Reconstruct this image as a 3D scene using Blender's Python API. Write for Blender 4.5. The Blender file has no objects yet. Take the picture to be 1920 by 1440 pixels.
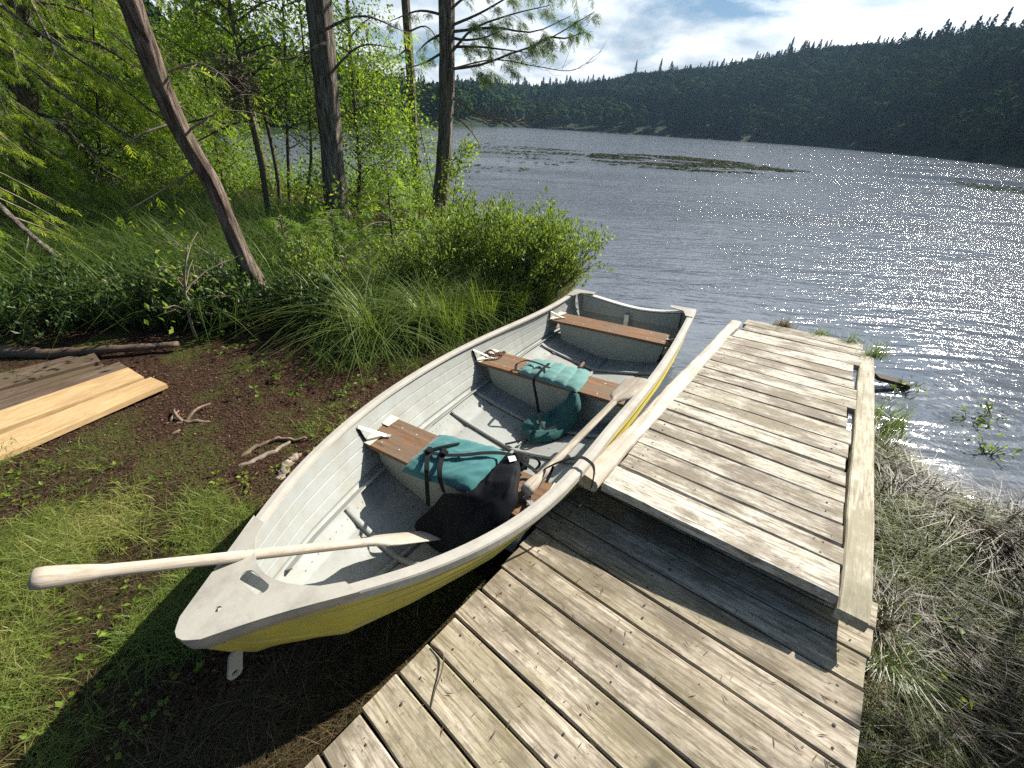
import bpy, math, random
import numpy as np
from mathutils import Matrix, Vector
from mathutils.geometry import tessellate_polygon
rng = np.random.default_rng(7)
sc = bpy.context.scene
col = sc.collection

# ------------------------------------------------------------------ camera
F_, S_ = 765.0, .062
ROLL = math.atan(S_)
PIT = math.atan((720 - (221 + S_ * 110)) * math.cos(ROLL) / F_)
X0 = np.array([1, 0, 0.]); U0 = np.array([0, math.sin(PIT), math.cos(PIT)]); FW = np.array([0, math.cos(PIT), -math.sin(PIT)])
CR = math.cos(ROLL) * X0 + math.sin(ROLL) * U0
CU = math.cos(ROLL) * U0 - math.sin(ROLL) * X0
CP = np.array([0, 0, 1.9])
cam = bpy.data.objects.new('camera', bpy.data.cameras.new('camera'))
col.objects.link(cam)
cam.data.sensor_width = 36; cam.data.lens = 36 * F_ / 1920
cam.data.clip_start = .02; cam.data.clip_end = 3000
cam.matrix_world = Matrix([[CR[i], CU[i], -FW[i], CP[i]] for i in range(3)] + [[0, 0, 0, 1]])
sc.camera = cam

# ------------------------------------------------------------------ light and sky
SUN_AZ, SUN_EL = 55.0, 37.0
EXPO = 1.08
SKY = 0.085
SUN = 5.0
sc.view_settings.view_transform = 'Standard'; sc.view_settings.look = 'None'
sc.cycles.use_denoising = False; sc.cycles.sample_clamp_direct = 0; sc.cycles.sample_clamp_indirect = 2.5
sc.view_settings.gamma = 1; sc.view_settings.exposure = EXPO
az, el = math.radians(SUN_AZ), math.radians(SUN_EL)
sd = Vector((math.sin(az) * math.cos(el), math.cos(az) * math.cos(el), math.sin(el)))
sl = bpy.data.lights.new('sun', 'SUN'); sl.energy = SUN; sl.angle = math.radians(.53); sl.color = (1, .93, .82)
so = bpy.data.objects.new('sun', sl); col.objects.link(so)
so.rotation_euler = (-sd).to_track_quat('-Z', 'Y').to_euler(); so.location = (8, 6, 9)
w = bpy.data.worlds.new('World'); sc.world = w; w.use_nodes = True
nt = w.node_tree; N = nt.nodes; L = nt.links
bg = N['Background']; bg.inputs[1].default_value = SKY
sky = N.new('ShaderNodeTexSky'); sky.sky_type = 'NISHITA'; sky.sun_disc = False
sky.sun_elevation = el; sky.sun_rotation = az; sky.air_density = 1.0; sky.dust_density = .4
tc = N.new('ShaderNodeTexCoord'); sep = N.new('ShaderNodeSeparateXYZ'); L.new(tc.outputs['Generated'], sep.inputs[0])
def wm(op, a, b=None, c=None):
    n = N.new('ShaderNodeMath'); n.operation = op
    for i, v in enumerate((a, b, c)):
        if v is None: continue
        if isinstance(v, (int, float)): n.inputs[i].default_value = v
        else: L.new(v, n.inputs[i])
    return n.outputs[0]
zz = wm('ADD', wm('MAXIMUM', sep.outputs[2], 0), .22)
cmb = N.new('ShaderNodeCombineXYZ')
L.new(wm('DIVIDE', sep.outputs[0], zz), cmb.inputs[0]); L.new(wm('DIVIDE', sep.outputs[1], zz), cmb.inputs[1])
n1 = N.new('ShaderNodeTexNoise'); n1.inputs['Scale'].default_value = 1.15; n1.inputs['Detail'].default_value = 9; n1.inputs['Roughness'].default_value = .56
n1.inputs['Distortion'].default_value = .25
mp = N.new('ShaderNodeMapping'); mp.inputs['Location'].default_value = (3.4, 1.7, 0); L.new(cmb.outputs[0], mp.inputs[0]); L.new(mp.outputs[0], n1.inputs['Vector'])
r1 = N.new('ShaderNodeValToRGB'); r1.color_ramp.elements[0].position = .37; r1.color_ramp.elements[1].position = .47; L.new(n1.outputs['Fac'], r1.inputs[0])
n2 = N.new('ShaderNodeTexNoise'); n2.inputs['Scale'].default_value = 2.6; n2.inputs['Detail'].default_value = 7; L.new(mp.outputs[0], n2.inputs['Vector'])
r2 = N.new('ShaderNodeValToRGB'); r2.color_ramp.elements[0].position = .38; r2.color_ramp.elements[0].color = (3.2, 3.7, 4.3, 1)
r2.color_ramp.elements[1].position = .62; r2.color_ramp.elements[1].color = (6.6, 6.9, 7.0, 1); L.new(n2.outputs['Fac'], r2.inputs[0])
hs = N.new('ShaderNodeMix'); hs.data_type = 'RGBA'; hs.blend_type = 'MULTIPLY'; hs.inputs[0].default_value = 1
L.new(sky.outputs[0], hs.inputs[6]); hs.inputs[7].default_value = (.34, .41, .46, 1)
# the cloud bank stands over the lake, low in front and towards the sun; the sky overhead and behind is clear
dt = N.new('ShaderNodeVectorMath'); dt.operation = 'DOT_PRODUCT'; L.new(tc.outputs['Generated'], dt.inputs[0]); dt.inputs[1].default_value = (math.sin(math.radians(25)), math.cos(math.radians(25)), 0)
def wsm(v, a, b):
    n = N.new('ShaderNodeMapRange'); n.interpolation_type = 'SMOOTHSTEP'; n.inputs[1].default_value = a; n.inputs[2].default_value = b; L.new(v, n.inputs[0]); return n.outputs[0]
cov = wm('MULTIPLY', r1.outputs[0], wm('MULTIPLY', wsm(dt.outputs['Value'], -.1, .5), wsm(sep.outputs[2], .92, .68)))
# clouds towards the sun are brighter
ds = N.new('ShaderNodeVectorMath'); ds.operation = 'DOT_PRODUCT'; L.new(tc.outputs['Generated'], ds.inputs[0]); ds.inputs[1].default_value = sd
gain = wm('ADD', 1.0, wm('MULTIPLY', wsm(ds.outputs['Value'], .70, 1.0), 1.2))
vs = N.new('ShaderNodeVectorMath'); vs.operation = 'SCALE'; L.new(r2.outputs[0], vs.inputs[0]); L.new(gain, vs.inputs['Scale'])
mx = N.new('ShaderNodeMix'); mx.data_type = 'RGBA'; L.new(cov, mx.inputs[0]); L.new(hs.outputs[2], mx.inputs[6]); L.new(vs.outputs[0], mx.inputs[7])
L.new(mx.outputs[2], bg.inputs[0])


# ------------------------------------------------------------------ geometry helpers
WATER_Z = .18
def ray(x, y):
    v = (x - 960) * CR - (y - 720) * CU + F_ * FW
    return v / np.linalg.norm(v)
def atz(x, y, z):
    v = ray(x, y); return CP + v * (z - CP[2]) / v[2]
def aty(x, y, Y):
    v = ray(x, y); return CP + v * Y / v[1]
def unit(v):
    v = np.asarray(v, float); return v / (np.linalg.norm(v, axis=-1, keepdims=True) + 1e-12)
WM = {}
def _place(o, parent, W):
    P = WM[parent.name] if parent is not None else Matrix.Identity(4)
    if parent is not None: o.parent = parent
    o.matrix_basis = P.inverted() @ W
    WM[o.name] = W
def mat4(loc=(0, 0, 0), rot=None):
    M = Matrix.Identity(4)
    if rot is not None:
        for i in range(3):
            for j in range(3): M[i][j] = float(rot[i][j])
    for i in range(3): M[i][3] = float(loc[i])
    return M
def props(o, label=None, cat=None, group=None, kind=None):
    if label: o['label'] = label
    if cat: o['category'] = cat
    if group: o['group'] = group
    if kind: o['kind'] = kind
    return o
def empty(name, loc, label, cat, group=None):
    o = bpy.data.objects.new(name, None); o.empty_display_size = .1; col.objects.link(o)
    _place(o, None, mat4(loc)); return props(o, label, cat, group)
class MB:
    """collects vertices and faces in world space"""
    def __init__(s): s.V = []; s.Q = []; s.T = []; s.n = 0; s.qm = []; s.tm = []; s.tint = []
    def add(s, V, Q=None, T=None, m=0, tint=None):
        V = np.asarray(V, float).reshape(-1, 3); s.V.append(V)
        if Q is not None and len(Q): Q = np.asarray(Q, np.int64).reshape(-1, 4); s.Q.append(Q + s.n); s.qm.append(np.full(len(Q), m))
        if T is not None and len(T): T = np.asarray(T, np.int64).reshape(-1, 3); s.T.append(T + s.n); s.tm.append(np.full(len(T), m))
        s.tint.append(np.full(len(V), .5) if tint is None else np.asarray(tint, float).reshape(-1)); s.n += len(V)
    def build(s, name, mats, parent=None, loc=None, rot=None, smooth=False, tint=False):
        V = np.concatenate(s.V); T = np.concatenate(s.T) if s.T else np.zeros((0, 3), int); Q = np.concatenate(s.Q) if s.Q else np.zeros((0, 4), int)
        mi = np.concatenate(s.tm + s.qm) if (s.tm or s.qm) else np.zeros(0)
        if loc is None: W = WM[parent.name] if parent is not None else Matrix.Identity(4)
        else: W = mat4(loc, rot)
        Wi = np.array(W.inverted()); Vl = V @ Wi[:3, :3].T + Wi[:3, 3]
        me = bpy.data.meshes.new(name); me.vertices.add(len(Vl)); me.vertices.foreach_set('co', Vl.astype(np.float32).ravel())
        nl = len(T) * 3 + len(Q) * 4; me.loops.add(nl)
        me.loops.foreach_set('vertex_index', np.concatenate([T.ravel(), Q.ravel()]).astype(np.int32))
        me.polygons.add(len(T) + len(Q))
        me.polygons.foreach_set('loop_start', np.concatenate([np.arange(len(T)) * 3, len(T) * 3 + np.arange(len(Q)) * 4]).astype(np.int32))
        for m in (mats if isinstance(mats, (list, tuple)) else [mats]): me.materials.append(m)
        me.polygons.foreach_set('material_index', mi.astype(np.int32))
        me.polygons.foreach_set('use_smooth', np.full(len(mi), bool(smooth)))
        if tint:
            at = me.attributes.new('tint', 'FLOAT', 'POINT'); at.data.foreach_set('value', np.concatenate(s.tint).astype(np.float32))
        me.update(calc_edges=True); me.validate()
        o = bpy.data.objects.new(name, me); col.objects.link(o); _place(o, parent, W)
        return o
    # shapes
    def box(s, o, ax, lo, hi, m=0):
        o = np.asarray(o, float); ax = np.asarray(ax, float)
        c = np.array([[(lo, hi)[i][0], (lo, hi)[j][1], (lo, hi)[k][2]] for i in (0, 1) for j in (0, 1) for k in (0, 1)])
        s.add(o + c @ ax, [[0, 1, 3, 2], [4, 6, 7, 5], [0, 4, 5, 1], [2, 3, 7, 6], [0, 2, 6, 4], [1, 5, 7, 3]], m=m)
    def tube(s, P, r, sides=6, m=0, cap=True, squash=None, tint=None, up=None):
        P = np.asarray(P, float); n = len(P); r = np.broadcast_to(np.asarray(r, float), (n,))
        Tn = unit(np.gradient(P, axis=0)); ref = np.array([0, 0, 1.]) if up is None else np.asarray(up, float)
        if up is None and abs(Tn[:, 2]).mean() > .8: ref = np.array([1., 0, 0])
        A = unit(np.cross(Tn, ref)); B = np.cross(A, Tn)
        th = np.linspace(0, 2 * np.pi, sides, endpoint=False)
        sq = (1, 1) if squash is None else squash
        V = P[:, None] + r[:, None, None] * (np.cos(th)[None, :, None] * A[:, None] * sq[0] + np.sin(th)[None, :, None] * B[:, None] * sq[1])
        i = np.arange(n - 1)[:, None] * sides; j = np.arange(sides)[None]; k = (j + 1) % sides
        Q = np.stack([i + j, i + k, i + k + sides, i + j + sides], -1).reshape(-1, 4)
        V = V.reshape(-1, 3); T = []
        if cap:
            V = np.concatenate([V, P[:1], P[-1:]]); a = n * sides
            T = [[a, (q + 1) % sides, q] for q in range(sides)] + [[a + 1, (n - 1) * sides + q, (n - 1) * sides + (q + 1) % sides] for q in range(sides)]
        s.add(V, Q, T, m=m, tint=None if tint is None else np.full(len(V), tint))
    def trunk(s, P, r):
        '''trunk with vertical bark ridges and a flared foot'''
        Pn = spline(P, 90); rn = np.interp(np.linspace(0, 1, 90), np.linspace(0, 1, len(r)), r); th = np.linspace(0, 2 * np.pi, 41)
        Tn = unit(np.gradient(Pn, axis=0)); A = unit(np.cross(Tn, [1., .2, 0])); B = np.cross(A, Tn); L_ = np.concatenate([[0], np.cumsum(np.linalg.norm(np.diff(Pn, axis=0), axis=1))])
        tt = th[:-1]; u = np.cos(tt) * 3.4 + 7; v = np.sin(tt) * 3.4 + 7; k_ = fbm(u[None] * 2.2 + 0 * L_[:, None], v[None] * 2.2 + L_[:, None] * 1.1, 3); R_ = rn[:, None] * (1 + .30 * (k_ - .5)) + .008 * (1 - np.abs(2 * fbm(u[None] * 5 + L_[:, None] * .6, v[None] * 5 + L_[:, None] * 2.5, 2) - 1)) - .004
        R_ = np.concatenate([R_, R_[:, :1]], 1); s.grid(Pn[:, None] + R_[..., None] * (np.cos(th)[None, :, None] * A[:, None] + np.sin(th)[None, :, None] * B[:, None]))
    def ribbon(s, P, wdir, wd, th=.002, m=0):
        """flat strap: P centre line, wdir width direction(s)"""
        P = np.asarray(P, float); wdir = np.broadcast_to(unit(wdir), P.shape); Tn = unit(np.gradient(P, axis=0))
        Wd = unit(wdir - (wdir * Tn).sum(1, keepdims=True) * Tn); Nn = np.cross(Tn, Wd)
        h = wd / 2
        V = np.stack([P - Wd * h + Nn * th, P + Wd * h + Nn * th, P + Wd * h - Nn * th, P - Wd * h - Nn * th], 1).reshape(-1, 3)
        n = len(P); Q = []
        for i in range(n - 1):
            for j in range(4):
                k = (j + 1) % 4; Q.append([i * 4 + j, i * 4 + k, i * 4 + 4 + k, i * 4 + 4 + j])
        Q += [[3, 2, 1, 0], [4 * n - 4, 4 * n - 3, 4 * n - 2, 4 * n - 1]]
        s.add(V, Q, m=m)
    def grid(s, G, m=0, close=False):
        n, k, _ = G.shape; i = np.arange(n - 1)[:, None] * k; j = np.arange(k - 1)[None]
        s.add(G.reshape(-1, 3), np.stack([i + j, i + j + 1, i + k + j + 1, i + k + j], -1).reshape(-1, 4), m=m)
def spline(P, n):
    P = np.asarray(P, float); m = len(P); d = np.concatenate([[0], np.cumsum(np.linalg.norm(np.diff(P, axis=0), axis=1))])
    t = np.linspace(0, d[-1], n); i = np.clip(np.searchsorted(d, t, side='right') - 1, 0, m - 2)
    u = ((t - d[i]) / (d[i + 1] - d[i]))[:, None]
    T = np.gradient(P, d, axis=0)
    h = (d[i + 1] - d[i])[:, None]
    return (2 * u**3 - 3 * u**2 + 1) * P[i] + (u**3 - 2 * u**2 + u) * h * T[i] + (-2 * u**3 + 3 * u**2) * P[i + 1] + (u**3 - u**2) * h * T[i + 1]
_L = np.random.default_rng(3).random((256, 256))
def vnoise(x, y):
    x = np.asarray(x, float); y = np.asarray(y, float); xi = np.floor(x).astype(int); yi = np.floor(y).astype(int); fx = x - xi; fy = y - yi
    fx = fx * fx * (3 - 2 * fx); fy = fy * fy * (3 - 2 * fy); a = lambda i, j: _L[(xi + i) % 256, (yi + j) % 256]
    return (a(0, 0) * (1 - fx) + a(1, 0) * fx) * (1 - fy) + (a(0, 1) * (1 - fx) + a(1, 1) * fx) * fy
def fbm(x, y, o=4):
    v = 0; a = .5
    for k in range(o): v = v + a * vnoise(np.asarray(x) * 2**k + 17.3 * k, np.asarray(y) * 2**k + 9.1 * k); a *= .5
    return v / (1 - .5**o)

# ------------------------------------------------------------------ materials
def newmat(name):
    m = bpy.data.materials.new(name); m.use_nodes = True; return m, m.node_tree.nodes, m.node_tree.links, m.node_tree.nodes['Principled BSDF']
def tex(N, L, kind, scale, detail=6, rough=.6, vec='Object', mapping=None, dist=0):
    t = N.new('ShaderNodeTexCoord'); mp = N.new('ShaderNodeMapping')
    L.new(t.outputs[vec], mp.inputs[0])
    if mapping: mp.inputs['Scale'].default_value = mapping
    oi = N.new('ShaderNodeObjectInfo'); ml = N.new('ShaderNodeVectorMath'); ml.operation = 'SCALE'; ml.inputs['Scale'].default_value = 37.0
    cb = N.new('ShaderNodeCombineXYZ'); [L.new(oi.outputs['Random'], cb.inputs[i]) for i in range(3)]; L.new(cb.outputs[0], ml.inputs[0]); L.new(ml.outputs[0], mp.inputs['Location'])
    n = N.new('ShaderNodeTexNoise' if kind == 'n' else 'ShaderNodeTexVoronoi'); n.inputs['Scale'].default_value = scale
    if kind == 'n': n.inputs['Detail'].default_value = detail; n.inputs['Roughness'].default_value = rough; n.inputs['Distortion'].default_value = dist
    L.new(mp.outputs[0], n.inputs['Vector']); return n.outputs['Fac'] if kind == 'n' else n.outputs['Distance']
def ramp(N, L, f, stops):
    r = N.new('ShaderNodeValToRGB'); e = r.color_ramp.elements
    while len(e) < len(stops): e.new(.5)
    for k, (p, c) in enumerate(stops): e[k].position = p; e[k].color = (*c, 1) if len(c) == 3 else c
    L.new(f, r.inputs[0]); return r.outputs[0]
def mix(N, L, f, a, b, mode='MIX'):
    m = N.new('ShaderNodeMix'); m.data_type = 'RGBA'; m.blend_type = mode
    for i, v in ((0, f), (6, a), (7, b)):
        if isinstance(v, (int, float)): m.inputs[i].default_value = v
        elif isinstance(v, tuple): m.inputs[i].default_value = (*v, 1)
        else: L.new(v, m.inputs[i])
    return m.outputs[2]
def bump(N, L, b, h, st, d=.01):
    bn = N.new('ShaderNodeBump'); bn.inputs['Strength'].default_value = st; bn.inputs['Distance'].default_value = d; L.new(h, bn.inputs['Height']); L.new(bn.outputs[0], b.inputs['Normal']); return bn
def wood(name, light, mid, dark, stain, moss=None, grain=90, mossamt=.5, stretch=.05, contrast=1, vary=True):
    m, N, L, b = newmat(name)
    g = tex(N, L, 'n', grain, 5, .65, mapping=(stretch, 1, 1), dist=.6)
    g2 = tex(N, L, 'n', grain * .28, 4, .6, mapping=(stretch * 2.2, 1, 1), dist=1.2)
    c = ramp(N, L, g, [(.38, dark), (.47, mid), (.60, light)])
    c = mix(N, L, ramp(N, L, g2, [(.4, (0, 0, 0)), (.62, (.75, .75, .75))]), c, mid)
    bl = tex(N, L, 'n', 7, 7, .68, mapping=(.45, 1, 1))
    c = mix(N, L, ramp(N, L, bl, [(.46, (0, 0, 0)), (.58, (.8, .8, .8))]), c, stain)
    if moss:
        mo = tex(N, L, 'n', 3.1, 8, .7, mapping=(.6, 1, 1))
        c = mix(N, L, ramp(N, L, mo, [(.5 - .1 * mossamt, (0, 0, 0)), (.68, (mossamt,) * 3)]), c, moss)
    mt_ = tex(N, L, 'n', 55, 5, .7, mapping=(.35, 1, 1)); c = mix(N, L, ramp(N, L, mt_, [(.5, (0, 0, 0)), (.62, (.6, .6, .6))]), c, stain)
    sp = tex(N, L, 'v', 28, mapping=(.6, 1, 1))
    c = mix(N, L, ramp(N, L, sp, [(.03, (.7, .7, .7)), (.09, (0, 0, 0))]), c, tuple(x * .35 for x in dark))
    oi = N.new('ShaderNodeObjectInfo')
    if vary: c = mix(N, L, 1.0, c, ramp(N, L, oi.outputs['Random'], [(0, (.80, .77, .73)), (1, (1.08, 1.06, 1.02))]), 'MULTIPLY')
    L.new(c, b.inputs['Base Color']); b.inputs['Roughness'].default_value = .85; b.inputs['Specular IOR Level'].default_value = .25
    bump(N, L, b, g, .55, .004); return m
def leafmat(name, c0, c1, c2=None, trans=.45, rough=.5):
    m, N, L, b = newmat(name); a = N.new('ShaderNodeAttribute'); a.attribute_name = 'tint'
    st = [(0, c0), (1, c1)] if c2 is None else [(0, c0), (.6, c1), (1, c2)]
    c = ramp(N, L, a.outputs['Fac'], st); L.new(c, b.inputs['Base Color']); b.inputs['Roughness'].default_value = rough; b.inputs['Specular IOR Level'].default_value = .35
    t = N.new('ShaderNodeBsdfTranslucent'); L.new(mix(N, L, 1., c, (1.45, 1.45, .85), 'MULTIPLY'), t.inputs[0]); ms = N.new('ShaderNodeMixShader'); ms.inputs[0].default_value = trans
    L.new(b.outputs[0], ms.inputs[1]); L.new(t.outputs[0], ms.inputs[2]); L.new(ms.outputs[0], N['Material Output'].inputs[0]); return m
def plain(name, c, rough=.6, metal=0, nz=.15, scale=30, bmp=.1, spec=.5):
    m, N, L, b = newmat(name); n = tex(N, L, 'n', scale, 6, .65)
    L.new(ramp(N, L, n, [(.3, tuple(x * (1 - nz) for x in c)), (.7, tuple(min(1, x * (1 + nz)) for x in c))]), b.inputs['Base Color'])
    b.inputs['Roughness'].default_value = rough; b.inputs['Metallic'].default_value = metal; b.inputs['Specular IOR Level'].default_value = spec
    bump(N, L, b, n, bmp, .004); return m
M = {}
M['dock'] = wood('weathered_dock_wood', (.62, .57, .49), (.41, .365, .30), (.14, .115, .085), (.17, .145, .11), (.21, .19, .085), mossamt=.55)
M['ramp'] = wood('weathered_ramp_wood', (.72, .70, .64), (.49, .465, .41), (.15, .125, .10), (.17, .145, .115), (.26, .24, .15), mossamt=.35, grain=110)
M['rail'] = wood('bleached_rail_wood', (.66, .64, .55), (.46, .43, .35), (.22, .19, .15), (.30, .28, .21), (.34, .33, .2), mossamt=.35)
M['log'] = wood('peeled_log_wood', (.80, .77, .72), (.66, .62, .56), (.26, .21, .17), (.46, .41, .36), mossamt=0, grain=45)
M['oar'] = wood('grey_oar_wood', (.56, .50, .42), (.44, .385, .31), (.24, .195, .155), (.32, .28, .225), grain=70, stretch=.02, vary=False)
M['seat'] = wood('brown_seat_wood', (.27, .16, .09), (.18, .095, .05), (.08, .04, .025), (.16, .12, .085), grain=60)
M['fresh'] = wood('fresh_lumber', (.66, .49, .27), (.57, .41, .22), (.34, .21, .10), (.45, .31, .16), grain=60)
M['oldboard'] = wood('dark_old_board', (.22, .17, .135), (.12, .085, .065), (.045, .03, .022), (.09, .06, .042), (.1, .11, .04), grain=70)
M['under'] = wood('dark_beam_wood', (.12, .10, .08), (.08, .065, .05), (.03, .025, .02), (.05, .045, .03), grain=60)
M['stick'] = wood('dead_stick_wood', (.34, .26, .19), (.2, .14, .10), (.09, .06, .04), (.15, .11, .08), grain=60)
M['greystick'] = wood('grey_driftwood', (.42, .38, .32), (.28, .24, .2), (.12, .1, .08), (.2, .17, .13), grain=60)
M['nail'] = plain('rusty_nail', (.05, .03, .022), .8)
def metal_paint(name, c, streak, rough=.45, metal=.35, amt=.5):
    m, N, L, b = newmat(name); n = tex(N, L, 'n', 9, 8, .7); n2 = tex(N, L, 'n', 160, 3, .6)
    k = mix(N, L, ramp(N, L, n, [(.42, (0, 0, 0)), (.7, (amt,) * 3)]), c, streak)
    k = mix(N, L, ramp(N, L, n2, [(.3, (0, 0, 0)), (.75, (.12,) * 3)]), k, tuple(x * .7 for x in c))
    sp = tex(N, L, 'v', 42); k = mix(N, L, ramp(N, L, sp, [(.02, (.6,) * 3), (.06, (0, 0, 0))]), k, tuple(x * .45 for x in c))
    L.new(k, b.inputs['Base Color']); b.inputs['Metallic'].default_value = metal
    L.new(ramp(N, L, n, [(.3, (rough,) * 3), (.7, (rough + .2,) * 3)]), b.inputs['Roughness']); bump(N, L, b, n2, .02, .002); return m
M['hull_in'] = metal_paint('grey_boat_interior', (.28, .30, .29), (.23, .215, .175), .6, 0, .75)
M['gunwale'] = metal_paint('worn_gunwale_aluminium', (.43, .41, .365), (.30, .28, .245), .55, .1, .8)
M['plate'] = metal_paint('worn_bow_plate_aluminium', (.40, .385, .34), (.24, .225, .20), .5, .2, .95)
M['yellow'] = metal_paint('faded_yellow_hull_paint', (.52, .44, .07), (.36, .31, .09), .4, 0, .85)
M['boxgrey'] = metal_paint('painted_flotation_box', (.36, .385, .345), (.30, .305, .25), .6, 0, .5)
M['alum'] = metal_paint('bare_aluminium', (.60, .60, .58), (.45, .43, .38), .4, .5, .5)
M['cream'] = metal_paint('cream_bracket_paint', (.62, .58, .50), (.48, .42, .34), .6, .1, .6)
def fabric(name, c, c2, rough=.75, sheen=.2):
    m, N, L, b = newmat(name); n = tex(N, L, 'n', 14, 6, .65); n2 = tex(N, L, 'n', 400, 2, .5)
    L.new(ramp(N, L, n, [(.35, c), (.7, c2)]), b.inputs['Base Color']); b.inputs['Roughness'].default_value = rough
    b.inputs['Sheen Weight'].default_value = sheen; b.inputs['Specular IOR Level'].default_value = .12; bump(N, L, b, n2, .3, .002); return m
M['teal'] = fabric('teal_nylon', (.042, .15, .155), (.052, .175, .18))
M['teal2'] = fabric('faded_teal_nylon', (.10, .23, .215), (.13, .28, .255))
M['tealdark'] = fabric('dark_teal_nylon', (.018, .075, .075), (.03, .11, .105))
M['black'] = fabric('black_nylon', (.006, .007, .009), (.012, .013, .016), .7, 0)
M['web'] = fabric('black_webbing', (.008, .009, .010), (.018, .019, .021), .8, 0)
M['tag'] = plain('white_care_tag', (.72, .70, .64), .7)
M['rust'] = plain('rusty_chain_iron', (.10, .055, .035), .8, .3, nz=.4)
def bark(name, light, dark, moss):
    m, N, L, b = newmat(name); g = tex(N, L, 'n', 34, 6, .7, mapping=(1, 1, .09), dist=.8); g2 = tex(N, L, 'n', 4, 5, .6)
    c = ramp(N, L, g, [(.40, dark), (.52, tuple((x + y) / 2 for x, y in zip(light, dark))), (.62, light)])
    c = mix(N, L, ramp(N, L, g2, [(.5, (0, 0, 0)), (.72, (.5,) * 3)]), c, moss); L.new(c, b.inputs['Base Color']); b.inputs['Roughness'].default_value = .9; b.inputs['Specular IOR Level'].default_value = .1
    bump(N, L, b, g, 1, .05); return m
M['bark'] = bark('cedar_bark', (.33, .29, .25), (.055, .042, .034), (.15, .155, .10))
M['bark2'] = bark('reddish_cedar_bark', (.33, .26, .22), (.075, .05, .04), (.17, .15, .11))
M['twig'] = plain('dark_twig', (.08, .06, .045), .9, nz=.4)
M['lichen'] = plain('lichened_dead_twig', (.19, .155, .115), .9, nz=.4)
M['cedar'] = leafmat('cedar_foliage', (.08, .15, .016), (.25, .36, .03), (.48, .52, .07), trans=.6)
M['cedar_b'] = leafmat('blue_green_cedar_foliage', (.04, .085, .025), (.095, .15, .045), (.16, .22, .07), trans=.42)
M['leaf'] = leafmat('alder_leaves', (.07, .14, .016), (.17, .27, .03), (.34, .40, .055), trans=.55)
M['fir'] = leafmat('young_fir_needles', (.09, .18, .02), (.18, .30, .035), (.28, .38, .06), trans=.5)
M['gale'] = leafmat('shrub_leaves', (.07, .13, .02), (.16, .235, .035), (.30, .34, .09), trans=.46)
M['meadow'] = leafmat('meadow_grass', (.03, .062, .012), (.07, .125, .02), (.17, .22, .05), trans=.38)
M['grass'] = leafmat('green_grass', (.075, .115, .02), (.165, .215, .042), (.36, .33, .12), trans=.38)
M['sedge'] = leafmat('sedge_blades', (.05, .09, .02), (.13, .19, .04), (.34, .38, .16), trans=.4, rough=.35)
M['dry'] = leafmat('dry_grass', (.022, .018, .007), (.07, .052, .022), (.24, .185, .095), trans=.25)
M['litter'] = leafmat('leaf_litter', (.035, .02, .012), (.10, .055, .03), (.32, .2, .11), trans=.05, rough=.9)
M['moss'] = leafmat('orange_moss', (.06, .07, .012), (.16, .13, .02), (.26, .15, .03), trans=.2)
M['pad'] = leafmat('lily_pad', (.018, .026, .014), (.03, .042, .018), (.11, .125, .05), trans=.05, rough=.9); M['pad'].node_tree.nodes['Principled BSDF'].inputs['Specular IOR Level'].default_value = .02
M['shade'] = leafmat('shade_darkened_leaves', (.02, .045, .010), (.045, .085, .016), (.09, .13, .03), trans=.12)  # thicket green darkened so the shade band under the trees is in its colour
M['forest'] = leafmat('far_forest_foliage', (.012, .028, .014), (.022, .046, .018), (.055, .088, .026), trans=.03, rough=1); M['forest'].node_tree.nodes['Principled BSDF'].inputs['Specular IOR Level'].default_value = 0

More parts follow.
